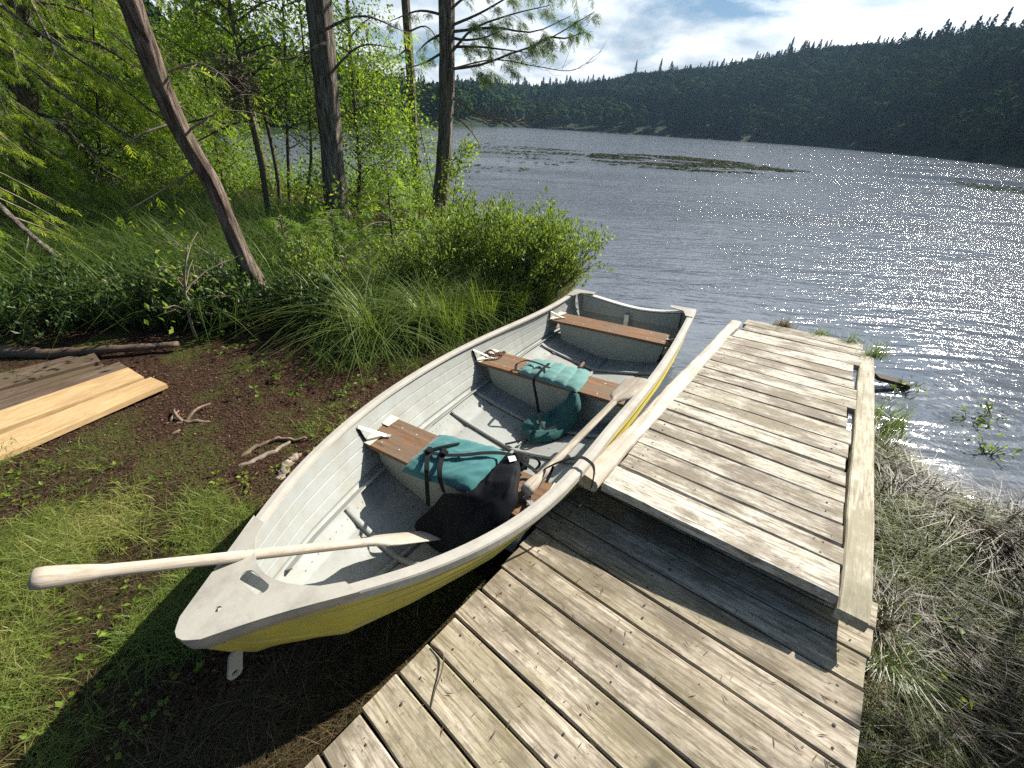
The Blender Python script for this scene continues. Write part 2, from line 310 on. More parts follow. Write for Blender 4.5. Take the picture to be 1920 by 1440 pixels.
# water
def water_mat():
    m, N, L, b = newmat('lake_water'); b.inputs['Base Color'].default_value = (.10, .118, .148, 1); b.inputs['Roughness'].default_value = .075; b.inputs['IOR'].default_value = 1.42  # base colour lifted to blue-grey, standing in for bright sky reflection
    g = N.new('ShaderNodeNewGeometry')
    def nz(scale, sc3, det, rot=0):
        mp = N.new('ShaderNodeMapping'); mp.inputs['Scale'].default_value = sc3; mp.inputs['Rotation'].default_value = (0, 0, rot); L.new(g.outputs['Position'], mp.inputs[0])
        n = N.new('ShaderNodeTexNoise'); n.inputs['Scale'].default_value = scale; n.inputs['Detail'].default_value = det; n.inputs['Roughness'].default_value = .5; n.inputs['Distortion'].default_value = .4; L.new(mp.outputs[0], n.inputs[0]); return n.outputs['Fac']
    def mt(op, a, b_):
        n = N.new('ShaderNodeMath'); n.operation = op
        for i, v in enumerate((a, b_)):
            if isinstance(v, (int, float)): n.inputs[i].default_value = v
            else: L.new(v, n.inputs[i])
        return n.outputs[0]
    # calm in the lee of the bank, choppier further out
    ln = N.new('ShaderNodeVectorMath'); ln.operation = 'LENGTH'; L.new(g.outputs['Position'], ln.inputs[0])
    calm = N.new('ShaderNodeMapRange'); calm.inputs[1].default_value = 4.5; calm.inputs[2].default_value = 10; calm.inputs[3].default_value = .13; calm.inputs[4].default_value = 1; L.new(ln.outputs['Value'], calm.inputs[0])
    a = nz(2.4, (.4, 1.6, 1), 2, math.radians(15)); c = nz(8.5, (.75, 1.4, 1), 3, math.radians(8)); d = nz(26, (1, 1.3, 1), 2, math.radians(-20))
    patch = nz(.11, (.5, 2.2, 1), 3)
    h = mt('ADD', mt('MULTIPLY', a, .085), mt('MULTIPLY', mt('ADD', mt('MULTIPLY', c, .065), mt('MULTIPLY', d, .02)), calm.outputs[0]))
    bn = N.new('ShaderNodeBump'); bn.inputs['Distance'].default_value = 1.0; p2 = nz(1.3, (1, 1.8, 1), 3); mr = N.new('ShaderNodeMapRange'); mr.inputs[1].default_value = .38; mr.inputs[2].default_value = .62; mr.inputs[3].default_value = .3; mr.inputs[4].default_value = 1.15; L.new(mt('ADD', mt('MULTIPLY', patch, .65), mt('MULTIPLY', p2, .35)), mr.inputs[0]); L.new(mr.outputs[0], bn.inputs['Strength']); L.new(h, bn.inputs['Height']); L.new(bn.outputs[0], b.inputs['Normal'])
    return m
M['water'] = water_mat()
def ground_mat():
    m, N, L, b = newmat('forest_floor'); g = N.new('ShaderNodeNewGeometry')
    def nz(s, d=8, r=.65):
        n = N.new('ShaderNodeTexNoise'); n.inputs['Scale'].default_value = s; n.inputs['Detail'].default_value = d; n.inputs['Roughness'].default_value = r; L.new(g.outputs['Position'], n.inputs[0]); return n.outputs['Fac']
    fine = nz(60); c = ramp(N, L, fine, [(.35, (.016, .010, .007)), (.55, (.055, .030, .019)), (.72, (.15, .085, .052))])
    c = mix(N, L, ramp(N, L, nz(2.3), [(.5, (0, 0, 0)), (.62, (.75,) * 3)]), c, ramp(N, L, nz(45), [(.3, (.03, .045, .010)), (.7, (.10, .12, .025))]))
    ln = N.new('ShaderNodeVectorMath'); ln.operation = 'LENGTH'; L.new(g.outputs['Position'], ln.inputs[0]); fr = N.new('ShaderNodeMapRange'); fr.inputs[1].default_value = 13; fr.inputs[2].default_value = 16; L.new(ln.outputs['Value'], fr.inputs[0])
    c = mix(N, L, fr.outputs[0], c, (.014, .026, .010))   # undergrowth on the far hills
    L.new(c, b.inputs['Base Color']); b.inputs['Roughness'].default_value = .95; b.inputs['Specular IOR Level'].default_value = .1; bump(N, L, b, nz(38), 1, .03); return m
M['ground'] = ground_mat()

# ------------------------------------------------------------------ ground, hills, water
SHORE = np.array([(60, -20), (40, -8), (12, -2.5), (6, .3), (3.7, 1.2), (3.0, 1.62), (2.6, 1.78), (2.42, 2.2), (2.2, 2.25), (1.9, 1.9), (1.5, 1.75), (1.1, 1.8), (.7, 2.0), (.42, 2.4), (.3, 2.9), (.32, 3.5), (.5, 4.3),
                  (.7, 5.0), (.85, 5.7), (.8, 6.3), (.1, 6.9), (-.6, 7.6), (-1.0, 8.6), (-1.7, 10.3), (-2.6, 11.5), (-4.5, 12.2), (-8, 12.5), (-14, 12), (-25, 10), (-60, 5), (-60, -60), (60, -60)], float)
def sdf(x, y):
    p = np.stack([x, y], -1); d = np.full(x.shape, 1e9); ins = np.zeros(x.shape, bool); n = len(SHORE)
    for i in range(n):
        a = SHORE[i]; b = SHORE[(i + 1) % n]; e = b - a; wv = p - a; t = np.clip((wv @ e) / (e @ e), 0, 1); q = wv - t[..., None] * e; d = np.minimum(d, (q**2).sum(-1))
        c = ((a[1] > y) != (b[1] > y)); xx = a[0] + (y - a[1]) / (b[1] - a[1] + 1e-12) * (b[0] - a[0]); ins ^= c & (x < xx)
    return np.where(ins, 1, -1) * np.sqrt(d)
shore_px = [(300, 268), (380, 262), (480, 256), (600, 250), (720, 240), (850, 238), (1000, 240), (1100, 243), (1300, 256), (1500, 272), (1700, 290), (1900, 311), (2100, 335), (2400, 380)]
ridge_px = [(300, 120), (380, 130), (480, 140), (600, 158), (720, 172), (850, 160), (1000, 165), (1100, 160), (1200, 140), (1330, 132), (1500, 98), (1700, 78), (1900, 60), (2100, 20), (2400, -60)]
sa = []
for x, y in shore_px:
    q = atz(x, y, WATER_Z); sa.append((math.degrees(math.atan2(q[0], q[1])), min(math.hypot(q[0], q[1]), 190)))
SA = np.array(sa); RA = np.array([(math.degrees(math.atan2(ray(x, y)[0], ray(x, y)[1])), math.degrees(math.asin(ray(x, y)[2]))) for x, y in ridge_px])
def hill(x, y):
    """height of the far land above the water, and signed distance behind its shoreline"""
    a = np.degrees(np.arctan2(x, y)); r = np.hypot(x, y)
    rs = np.interp(a, SA[:, 0], SA[:, 1], left=SA[0, 1], right=SA[-1, 1]); el_ = np.interp(a, RA[:, 0], RA[:, 1], left=9, right=22)
    dep = 50 + rs * .55; t = (r - rs) / dep
    top = np.tan(np.radians(el_)) * (rs + dep) - 3.5 * np.clip((rs - 20) / 60, .2, 1)
    prof = np.clip(t, 0, 1); z = top * (1 - (1 - prof)**1.35)
    z = z + 3.5 * (fbm(x / 26, y / 26) - .5) * np.clip(t * 3, 0, 1)
    return np.where(t > 0, np.maximum(z, .05) * np.clip((r - rs) / 2, 0, 1), -1.2), r - rs
def ground_h(x, y):
    d = sdf(x, y); n = fbm(x * 1.4, y * 1.4) - .5
    land = WATER_Z + .035 * np.clip(d / .25, 0, 1) + .10 * np.clip((d - .5) / 3, 0, 1) + .06 * n * np.clip(d * 2, 0, 1) + .012 * (fbm(x * 9, y * 9, 3) - .5)
    rb = np.clip((x - 1.75) / .5, 0, 1) * np.clip((4 - x) / 2, .3, 1) * np.clip((2.3 - y), 0, 1); land = land + .14 * rb * np.clip(d / .5, 0, 1)
    lake = WATER_Z + np.maximum(-1.2, d * .35)
    z = np.where(d > 0, land, lake)
    hz, hd = hill(x, y); front = (np.degrees(np.arctan2(x, y)) > -88) & (np.degrees(np.arctan2(x, y)) < 95) & (np.hypot(x, y) > 16)
    return np.where(front & (hd > 0) & (d < .2), WATER_Z + hz, z)
def axis(lo, hi, c, fine, n):
    t = np.linspace(-1, 1, n); k = 7.2; g = np.sinh(t * k) / np.sinh(k); a = np.where(g < 0, c + g * (c - lo), c + g * (hi - c)); return a
xs = np.unique(np.concatenate([np.linspace(-4, 4.5, 190), axis(-420, 420, 0, .05, 200)])); ys = np.unique(np.concatenate([np.linspace(-.6, 6, 150), axis(-60, 460, 2, .05, 200)]))
GX, GY = np.meshgrid(xs, ys, indexing='ij'); GZ = ground_h(GX, GY)
mb = MB(); mb.grid(np.stack([GX, GY, GZ], -1)); g = mb.build('ground', M['ground'], smooth=True); props(g, kind='structure')
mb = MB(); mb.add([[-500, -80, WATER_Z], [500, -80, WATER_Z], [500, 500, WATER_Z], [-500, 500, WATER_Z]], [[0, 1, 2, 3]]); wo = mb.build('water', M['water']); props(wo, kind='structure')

# ------------------------------------------------------------------ plant helpers
def fan_template(nb=6, wid=.055, ang=38, droop=.18, sl=.36):
    """flat cedar or fir spray in the XY plane along +X, as rhombic strips"""
    Q = []
    def strip(p, d, l, w_):
        d = unit(d); n = np.array([-d[1], d[0], 0]); e = p + d * l; m = p + d * l * .5
        Q.append([p, m + n * w_, e, m - n * w_])
    strip(np.array([0, 0, 0.]), np.array([1, 0, 0.]), 1., wid * .9)
    for k in range(nb):
        t = .12 + .74 * k / (nb - 1); ln = (sl * (1 - t) + .10) * (1.0 if k else .8)
        for sg in (1, -1):
            a = math.radians(ang + 6 * (k % 2)); strip(np.array([t, 0, 0]), np.array([math.cos(a), sg * math.sin(a), 0]), ln, wid)
    V = np.array(Q).reshape(-1, 3); V[:, 2] -= droop * V[:, 0]**2 + .25 * droop * np.abs(V[:, 1]); return V
FAN = fan_template(8, .019, 34, .3, .42); FAN_FIR = fan_template(10, .022, 58, .12, .26); FAN_SM = fan_template(3, .1, 40)
def ragged(tpl, seed, keep=.72):
    r = np.random.default_rng(seed); q = tpl.reshape(-1, 4, 3).copy(); k = r.random(len(q)) < keep; k[0] = True; q = q[k]
    for i in range(1, len(q)): q[i, 1:] = q[i, :1] + (q[i, 1:] - q[i, :1]) * r.uniform(.5, 1.5) + [0, 0, r.normal() * .05]
    return q.reshape(-1, 3)
VAR = {}
def stamp(mb, tpl, P, D, Nn, S, tint, m=0):
    """place the template (quads) at points P, +X along D, +Z near Nn, size S"""
    P = np.asarray(P); n = len(P)
    if not n: return
    if len(tpl) > 30:
        if id(tpl) not in VAR: VAR[id(tpl)] = [ragged(tpl, s_) for s_ in (1, 2, 3)] + [tpl]
        w_ = rng.integers(0, 3, n); S = np.broadcast_to(S, (n,)); tint = np.broadcast_to(tint, (n,)); Nn = np.broadcast_to(Nn, (n, 3)); D = np.broadcast_to(D, (n, 3))
        for i_ in range(3):
            q_ = w_ == i_
            if q_.any(): _stamp(mb, VAR[id(tpl)][i_], P[q_], D[q_], Nn[q_], S[q_], tint[q_], m)
        return
    _stamp(mb, tpl, P, D, Nn, S, tint, m)
def _stamp(mb, tpl, P, D, Nn, S, tint, m=0):
    P = np.asarray(P); n = len(P)
    D = unit(D); Y = unit(np.cross(Nn, D)); Z = np.cross(D, Y); S = np.broadcast_to(S, (n,))[:, None, None]
    V = P[:, None] + S * (tpl[None, :, :1] * D[:, None] + tpl[None, :, 1:2] * Y[:, None] + tpl[None, :, 2:] * Z[:, None])
    k = len(tpl); Q = (np.arange(n)[:, None, None] * k + np.arange(k).reshape(-1, 4)[None]).reshape(-1, 4)
    mb.add(V.reshape(-1, 3), Q, m=m, tint=np.repeat(np.clip(tint, 0, 1), k))
LEAF = np.array([[0, 0, 0], [.5, .3, .05], [1, 0, -.08], [.5, -.3, .05]])
def rdir(n): return unit(rng.normal(size=(n, 3)))
class Tree:
    def __init__(s): s.b = MB(); s.c = MB(); s.n = 0
    def bough(s, P, r0, foliage=1.0, size=.2, tpl=FAN, twigs=True, leafy=None, start=.2, m=0, tw=1.0):
        """one branch with side twigs and sprays"""
        P = spline(P, 10); Ln = np.linalg.norm(np.diff(P, axis=0), axis=1).sum()
        s.b.tube(P, np.linspace(r0, r0 * .2, len(P)), 5, m=1 if r0 < .02 else 0)
        T = unit(np.gradient(P, axis=0)); nt_ = max(3, int(Ln / .16))
        pos, dr, nm = [], [], []
        for k in range(nt_):
            t = start + (1 - start) * (k + rng.random()) / nt_; f = t * (len(P) - 1); i = min(int(f), len(P) - 2); p = P[i] + (P[i + 1] - P[i]) * (f - i)
            side = unit(np.cross(T[i], [0, 0, 1])) * (1 if k % 2 else -1); d = unit(T[i] * .7 + side * rng.uniform(.5, 1) + [0, 0, rng.uniform(-.5, .1)])
            l = (.25 + .35 * (1 - t)) * min(Ln, 2.) * rng.uniform(.4, 1) * tw
            e = p + d * l + [0, 0, -.12 * l]
            if twigs: s.b.tube([p, (p + e) / 2 + [0, 0, .04 * l], e], [r0 * .15 + .0012, r0 * .09 + .001, .0008], 3, cap=False, m=1)
            ns = max(2, int(l / (size * .42) * foliage)); tt = rng.uniform(.15, 1, ns)
            pos.append(p + (e - p) * tt[:, None]); sd_ = unit(np.cross(d, [0, 0, 1]))
            dr.append(d * rng.uniform(.3, 1.2, ns)[:, None] + sd_ * rng.uniform(-.9, .9, ns)[:, None] + np.array([0, 0, -1]) * rng.uniform(.0, .8, ns)[:, None]); nm.append(np.array([0, 0, 1]) + rng.normal(size=(ns, 3)) * .35)
        if foliage > 0:
            pos, dr, nm = map(np.concatenate, (pos, dr, nm)); n = len(pos)
            stamp(s.c, tpl, pos, dr, nm, size * rng.uniform(.6, 1.3, n), rng.normal(.5, .22, n) + rng.uniform(-.15, .15))
    def conifer(s, path, rad, z0, n, L0, size=.2, foliage=1, tpl=FAN, az0=None, azs=None, rise=.1, droop=.5, sides=10, taper_top=.15):
        P = spline(path, 24); Pz = P[:, 2]; rad = np.array(rad) * .72
        r = np.interp(np.linspace(0, 1, 24), np.linspace(0, 1, len(rad)), rad) * (1 + .10 * (rng.random(24) - .5)); s.b.trunk(P, r)
        for k in range(n):
            t = rng.uniform(0, 1)**.9; z = z0 + (Pz[-1] - z0) * t; i = np.clip(np.searchsorted(Pz, z), 1, 23); f = (z - Pz[i - 1]) / (Pz[i] - Pz[i - 1] + 1e-9); p = P[i - 1] + (P[i] - P[i - 1]) * f
            a = rng.uniform(0, 2 * np.pi) if az0 is None else math.radians(rng.normal(az0, azs)); h = np.array([math.sin(a), math.cos(a), 0]); l = L0 * (1 - (1 - taper_top) * t) * rng.uniform(.55, 1.1)
            e = p + h * l + [0, 0, l * (rise - droop)]
            s.bough([p, p + h * l * .4 + [0, 0, l * (rise * .6 - droop * .1)], p + h * l * .75 + [0, 0, l * (rise * .7 - droop * .55)], e + [0, 0, l * .08]], max(.008, .016 * l), foliage, size, tpl)
    def leaves(s, pts, n, size, spread, droop=.3):
        """broad leaves scattered round points"""
        pts = np.asarray(pts); i = rng.integers(0, len(pts), n); p = pts[i] + rng.normal(size=(n, 3)) * spread
        D = rdir(n); D[:, 2] -= droop; Nn = np.array([0, 0, 1]) + rng.normal(size=(n, 3)) * .6
        stamp(s.c, LEAF, p, D, Nn, size * rng.uniform(.6, 1.3, n), rng.normal(.5, .25, n) + .25 * (fbm(p[:, 0] * 2, p[:, 2] * 2, 2) - .5))
    def sapling(s, path, r0, top_from, nb, L0, nleaf, size, spread=.1):
        P = spline(path, 16); s.b.tube(P, np.linspace(r0, r0 * .3, 16), 6); ends = []
        for k in range(nb):
            t = rng.uniform(top_from, 1); f = t * 15; i = min(int(f), 14); p = P[i] + (P[i + 1] - P[i]) * (f - i); a = rng.uniform(0, 2 * np.pi); l = L0 * rng.uniform(.5, 1.1) * (1.15 - .5 * t)
            e = p + [math.sin(a) * l, math.cos(a) * l, l * rng.uniform(.1, .7)]; q = (p + e) / 2 + [0, 0, .08 * l]; s.b.tube([p, q, e], [r0 * .35, r0 * .2, .002], 4, cap=False)
            for u_ in np.linspace(.25, 1, 5): ends.append(p + (e - p) * u_ + [0, 0, .3 * l * u_ * (1 - u_)])
            for _ in range(3):
                e2 = p + (e - p) * rng.uniform(.4, .9); e3 = e2 + rdir(1)[0] * l * .35; s.b.tube([e2, e3], [.003, .001], 3, cap=False); ends += [e3, (e2 + e3) / 2]
        if nleaf: s.leaves(ends, nleaf, size, spread)
    def build(s, name, base, label, cat, bmat, cmat, group=None):
        r = empty(name, base, label, cat, group); s.b.build('trunk', [bmat, M['lichen']], r, smooth=True)
        if s.c.n: s.c.build('crown', cmat, r, tint=True)
        return r
def blades(mb, P, h, bend, wd, seg=3, tint=None, az_=None):
    """grass blades: ribbons that arch over"""
    P = np.asarray(P, float); n = len(P); a = rng.uniform(0, 2 * np.pi, n) if az_ is None else az_; h = np.broadcast_to(h, (n,)); bend = np.broadcast_to(bend, (n,)); wd = np.broadcast_to(wd, (n,))
    D = np.stack([np.cos(a), np.sin(a), np.zeros(n)], 1); Sd = np.stack([-np.sin(a), np.cos(a), np.zeros(n)], 1); t = np.linspace(0, 1, seg + 1)
    x = bend[:, None] * h[:, None] * t**1.9; z = h[:, None] * (t - .55 * np.minimum(bend, 1.5)[:, None] * t**2.6)
    Cn = P[:, None] + D[:, None] * x[..., None]; Cn[..., 2] += z
    ww = wd[:, None] * (1 - t**1.5 * .92) * .5; Vl = Cn - Sd[:, None] * ww[..., None]; Vr = Cn + Sd[:, None] * ww[..., None]
    V = np.stack([Vl, Vr], 2).reshape(-1, 3); k = 2 * (seg + 1); i = np.arange(n)[:, None] * k + np.arange(seg)[None] * 2
    Q = np.stack([i, i + 1, i + 3, i + 2], -1).reshape(-1, 4)
    tn = rng.normal(.5, .22, n) if tint is None else tint; mb.add(V, Q, tint=np.repeat(np.clip(tn, 0, 1), k))
def on_ground(x, y): return np.stack([x, y, ground_h(np.asarray(x, float), np.asarray(y, float))], -1)
def region(px_poly, n, z=.28):
    """random ground points inside a polygon given by corner directions"""
    C_ = np.array([atz(x, y, z)[:2] for x, y in px_poly]); lo, hi = C_.min(0), C_.max(0); out = []
    while len(out) < n:
        q = lo + rng.random((n * 2, 2)) * (hi - lo); ins = np.zeros(len(q), bool)
        for i in range(len(C_)):
            a = C_[i]; b = C_[(i + 1) % len(C_)]; c = (a[1] > q[:, 1]) != (b[1] > q[:, 1]); ins ^= c & (q[:, 0] < a[0] + (q[:, 1] - a[1]) / (b[1] - a[1] + 1e-12) * (b[0] - a[0]))
        out = list(out) + list(q[ins])
    return np.array(out[:n])
#@@SETTING_DONE

# ------------------------------------------------------------------ dock (lower deck)
def board(name, parent, o, ex, ey, ez, x0, x1, y0, y1, th, mt, nails=(), wob=.0025, nx=26, label=None, round_=.004, endwob=.004):
    """one plank with its own axes: slightly uneven edges, rounded arris, nail heads"""
    mb = MB(); X = np.linspace(x0, x1, nx); X[0] += rng.uniform(-endwob, endwob); X[-1] += rng.uniform(-endwob, endwob); sh = rng.uniform(0, 99)
    e0 = y0 + wob * (fbm(X * 5 + sh, X * 0 + 1, 3) * 2 - 1); e1_ = y1 + wob * (fbm(X * 5 + sh, X * 0 + 7, 3) * 2 - 1); zt = wob * .8 * (fbm(X * 3 + sh, X * 0 + 3, 2) * 2 - 1) + rng.uniform(-.0015, .0015)
    cup = rng.uniform(-.002, .002)
    ring = lambda i: [(X[i], e0[i], zt[i] - th), (X[i], e0[i], zt[i] - round_), (X[i], e0[i] + round_, zt[i]), (X[i], (e0[i] + e1_[i]) / 2, zt[i] + cup), (X[i], e1_[i] - round_, zt[i]), (X[i], e1_[i], zt[i] - round_), (X[i], e1_[i], zt[i] - th)]
    R = np.array([ring(i) for i in range(nx)]); A = np.stack([ex, ey, ez]); V = o + R.reshape(-1, 3) @ A; Q = []
    for i in range(nx - 1):
        for j in range(7): k = (j + 1) % 7; Q.append([i * 7 + j, i * 7 + k, (i + 1) * 7 + k, (i + 1) * 7 + j])
    c = len(V); V = np.concatenate([V, [o + np.array([x0, (y0 + y1) / 2, -th / 2]) @ A, o + np.array([x1, (y0 + y1) / 2, -th / 2]) @ A]])
    T = [[c, (j + 1) % 7, j] for j in range(7)] + [[c + 1, (nx - 1) * 7 + j, (nx - 1) * 7 + (j + 1) % 7] for j in range(7)]
    mb.add(V, Q, T)
    for nxp, nyp in nails:
        p = o + np.array([nxp, nyp, .0012 + .001]) @ A; th_ = np.linspace(0, 2 * np.pi, 9)[:-1]; r_ = rng.uniform(.0032, .0048)
        ringp = p + r_ * (np.cos(th_)[:, None] * ex + np.sin(th_)[:, None] * ey); mb.add(np.concatenate([ringp, [p + ez * .0008]]), None, [[8, q, (q + 1) % 8] for q in range(8)], m=1)
    loc = o + np.array([x0, y0, 0]) @ A; ob = mb.build(name, [mt, M['nail']], parent, loc=loc, rot=np.stack([ex, ey, ez], 1))
    if label: ob['label'] = label
    return ob
nl = np.cross(ray(10, 350), ray(1742, 250)); nl = unit(nl * np.sign(nl[2])); e2 = ray(1742, 250); e2 = unit(e2); e1 = unit(np.cross(e2, nl)); PL = atz(1105, 925, .42)
dock = empty('wooden_dock', PL - nl * .2, 'low weathered grey plank dock in the foreground beside the yellow rowing boat', 'dock')
seams = [.165, .043, -.079, -.196, -.317, -.443, -.564, -.688, -.815, -.938, -1.062, -1.194, -1.323, -1.45, -1.575, -1.70, -1.82, -1.95, -2.07]
lefts = [-.078, -.075, -.075, -.077, -.072, -.062, -.056, -.057, -.053, -.052, -.053, -.05, -.05, -.05, -.05, -.05, -.05, -.05]
for k in range(len(seams) - 1):
    y1, y0 = seams[k] - .0028 - rng.uniform(0, .002), seams[k + 1] + .0028
    if k in (6, 9): y0 += .004
    xr = 1.062 + rng.uniform(-.006, .006); nails = []
    for xx in (lefts[k] + .075, lefts[k] + .52 + rng.uniform(-.02, .02), xr - .06):
        for yy in (.28, .72): nails.append((xx + rng.uniform(-.012, .012), y0 + (y1 - y0) * yy + rng.uniform(-.006, .006)))
    board('deck_board', dock, PL, e1, e2, nl, lefts[k] + rng.uniform(-.004, .004), xr, y0, y1, .034, M['dock'], nails)
for xx in (.0, .5, .98):
    mb = MB(); mb.box(PL, np.stack([e1, e2, nl]), (xx, -2.05, -.15), (xx + .045, .16, -.037)); mb.build('joist', M['under'], dock)
# ------------------------------------------------------------------ upper ramp
nu = np.cross(ray(-195, 260), ray(1640, 327)); nu = unit(nu * np.sign(nu[2])); f2 = ray(1640, 327); f1 = unit(np.cross(f2, nu))
def on(x, y, n, P):
    v = ray(x, y); return CP + v * ((P - CP) @ n) / (v @ n)
PU = on(1576, 1107, nl, PL + nl * .14)
ramp_ = empty('wooden_ramp', PU - nu * .15, 'raised weathered plank ramp running out over the water, its near end on the lower dock', 'dock ramp')
us = [(.030, .052), (.118, .110), (.212, .225), (.335, .349), (.482, .499), (.608, .617), (.739, .757), (.862, .877), (1.013, 1.022), (1.182, 1.187), (1.30, 1.335), (1.455, 1.465), (1.62, 1.61), (1.767, 1.776), (1.911, 1.916), (2.066, 2.08), (2.231, 2.239), (2.463, 2.446), (2.62, 2.61), (2.79, 2.79)]
us[0] = (-.075, -.02)
for k in range(len(us) - 1):
    ya, yb = us[k]; yc, yd = us[k + 1]; y0 = (ya + yb) / 2; y1 = (yc + yd) / 2; gap = .004 + (.008 if k in (5, 9) else 0)
    tl = math.atan(((ya - yb) + (yc - yd)) / 2 / -.84) * 1.0
    ex = unit(f1 * math.cos(tl) + f2 * math.sin(tl)); ey = np.cross(nu, ex); o = PU + f1 * 0 + f2 * 0
    xl = -.835 - .012 * k / 17; nails = [(xx + rng.uniform(-.01, .01), (y0 + y1) / 2 + yy) for xx in (xl + .06, -.06) for yy in (-.03, .03)]
    # shift so the mid line of the board passes through its centre at x=-.42
    o = PU + f1 * -.42 + f2 * 0 + ex * .42 - f2 * 0
    board('deck_board', ramp_, o, ex, ey, nu, xl, -.002, y0 + gap / 2, y1 - gap / 2, .036, M['ramp'], nails if k % 2 else nails[:2], wob=.004, round_=.006)
# right hand rail plank
mb = MB(); X = np.linspace(-.055, 2.5, 60); wb = .004 * (fbm(X * 4, X * 0, 3) - .5)
left = .001 - wb * 2; right = .088 + .008 * (fbm(X * 2, X * 0 + 4, 3) - .5)
kz = lambda x: -.014 - .03 * np.clip((.10 - x) / .18, 0, 1)**1.5
sec = np.stack([np.stack([left, X, kz(X) - .03], 1), np.stack([left, X, kz(X) + .010], 1), np.stack([left + .005, X, kz(X) + .014], 1), np.stack([right - .006, X, kz(X) + .014], 1), np.stack([right, X, kz(X) + .008], 1), np.stack([right, X, kz(X) - .03], 1), np.stack([left, X, kz(X) - .03], 1)], 1)
mb.grid(PU + sec @ np.stack([f1, f2, nu]))
for i in (0, -1):
    s_ = PU + sec[i, :6] @ np.stack([f1, f2, nu]); mb.add(s_, None, [[0, 1, 2], [0, 2, 3], [0, 3, 4], [0, 4, 5]] if i else [[2, 1, 0], [3, 2, 0], [4, 3, 0], [5, 4, 0]])
ro = mb.build('side_rail', M['rail'], ramp_, loc=PU, rot=np.stack([f2, -f1, nu], 1), smooth=False)
# left log
X = np.linspace(-.07, 2.62, 150); cx = -.887 + .030 * (fbm(X * 1.6, X * 0 + 9, 3) - .5); th_ = np.linspace(0, 2 * np.pi, 25)
wA = .047 + .018 * (fbm(X * 2.6, X * 0 + 2, 4) - .5) - .002 * X; lump = .011 * (fbm(X[:, None] * 9, th_[None] % (2 * np.pi - 1e-6) * 1.5 + 3, 3) - .5); lump[:, -1] = lump[:, 0]
cA = np.sign(np.cos(th_)) * np.abs(np.cos(th_))**.55; sA = np.sign(np.sin(th_)) * np.abs(np.sin(th_))**.6
SX = cx[:, None] + (wA[:, None] + lump) * cA[None]; SZ = -.014 + (.030 + .4 * lump) * sA[None]
V3 = np.stack([SX, np.broadcast_to(X[:, None], SX.shape), SZ], -1); V3[0, :, 1] += .03 * (fbm(th_, th_ * 0) - .5); mb = MB(); G3 = PU + V3 @ np.stack([f1, f2, nu]); mb.grid(G3)
for i in (0, -1): mb.add(np.concatenate([G3[i], G3[i].mean(0)[None]]), None, [[25, j, j + 1] if i == 0 else [25, j + 1, j] for j in range(24)])
mb.build('side_log', M['log'], ramp_, loc=PU - f1 * .9, rot=np.stack([f2, -f1, nu], 1), smooth=True)
for xx in (-.80, -.42, -.07):
    mb = MB(); mb.box(PU, np.stack([f1, f2, nu]), (xx, .12, -.15), (xx + .05, 2.72, -.042)); mb.build('stringer', M['under'], ramp_)
for xx, yy in ((-.80, 2.6), (-.05, 2.6), (-.9, 1.3), (.05, 1.2)):
    p = PU + np.array([xx, yy, -.05]) @ np.stack([f1, f2, nu]); mb = MB(); mb.tube([p - [0, 0, .9], p], [.04, .035], 8); mb.build('post', M['under'], ramp_, smooth=True)

# ------------------------------------------------------------------ boat
KS = 1.046
BO = np.array([-.737, .465, .836]); bf = np.array([.4984941213757185, .8666139215556976, -.02199822537627977]); bs = np.array([.8655172649757451, -.49611361122164516, .06892857745176732]); bu = np.array([-.048820845780837924, .05340033451649462, .9973790299032612])
def BW(p):
    """boat coordinates (along from bow, to the right, up) -> world"""
    p = np.asarray(p, float); q = BO + p[..., :1] * bf + p[..., 1:2] * bs + p[..., 2:] * bu; return CP + KS * (q - CP)
BL = 3.5
kn = np.array([0, .04, .12, .25, .4, .6, .8, 1.]) * BL
def cub(a, xs_, ys_):
    xs_ = np.asarray(xs_, float); ys_ = np.asarray(ys_, float); n = len(xs_); h = np.diff(xs_); A = np.zeros((n, n)); b = np.zeros(n); A[0, 0] = A[-1, -1] = 1
    for i in range(1, n - 1): A[i, i - 1] = h[i - 1]; A[i, i] = 2 * (h[i - 1] + h[i]); A[i, i + 1] = h[i]; b[i] = 3 * ((ys_[i + 1] - ys_[i]) / h[i] - (ys_[i] - ys_[i - 1]) / h[i - 1])
    c = np.linalg.solve(A, b); a = np.asarray(a, float); i = np.clip(np.searchsorted(xs_, a) - 1, 0, n - 2); d = a - xs_[i]
    return ys_[i] + ((ys_[i + 1] - ys_[i]) / h[i] - h[i] * (2 * c[i] + c[i + 1]) / 3) * d + c[i] * d * d + (c[i + 1] - c[i]) / (3 * h[i]) * d**3
gl = lambda a: cub(a, kn, [.03, .1272, .3083, .4946, .594, .6039, .5439, .5379])
gr = lambda a: cub(a, kn, [.03, .1193, .3263, .5115, .5468, .5755, .5678, .5377])
gz = lambda a: .134 * (1 - np.asarray(a) / BL)**2 - .134
chb = lambda a: np.interp(a, [0, .06, .27, .45, .75, 1.3, 1.7, 2.5, 2.97, 3.5], [.003, .02, .165, .245, .345, .455, .49, .52, .515, .475])
chc = lambda a: np.interp(a, [0, .1, .27, .75, 1.3, 1.7, 2.97, 3.5], [-.035, -.15, -.245, -.32, -.36, -.38, -.405, -.41])
kc = lambda a: np.interp(a, [0, .05, .1, .2, .35, .6, 1, 2, 3.5], [-.045, -.15, -.235, -.315, -.38, -.435, -.475, -.50, -.53])
boat = empty('rowing_boat', BW([1.7, 0, -.5]), 'aluminium rowing boat, yellow outside and grey inside, moored between grassy bank and dock', 'rowing boat')
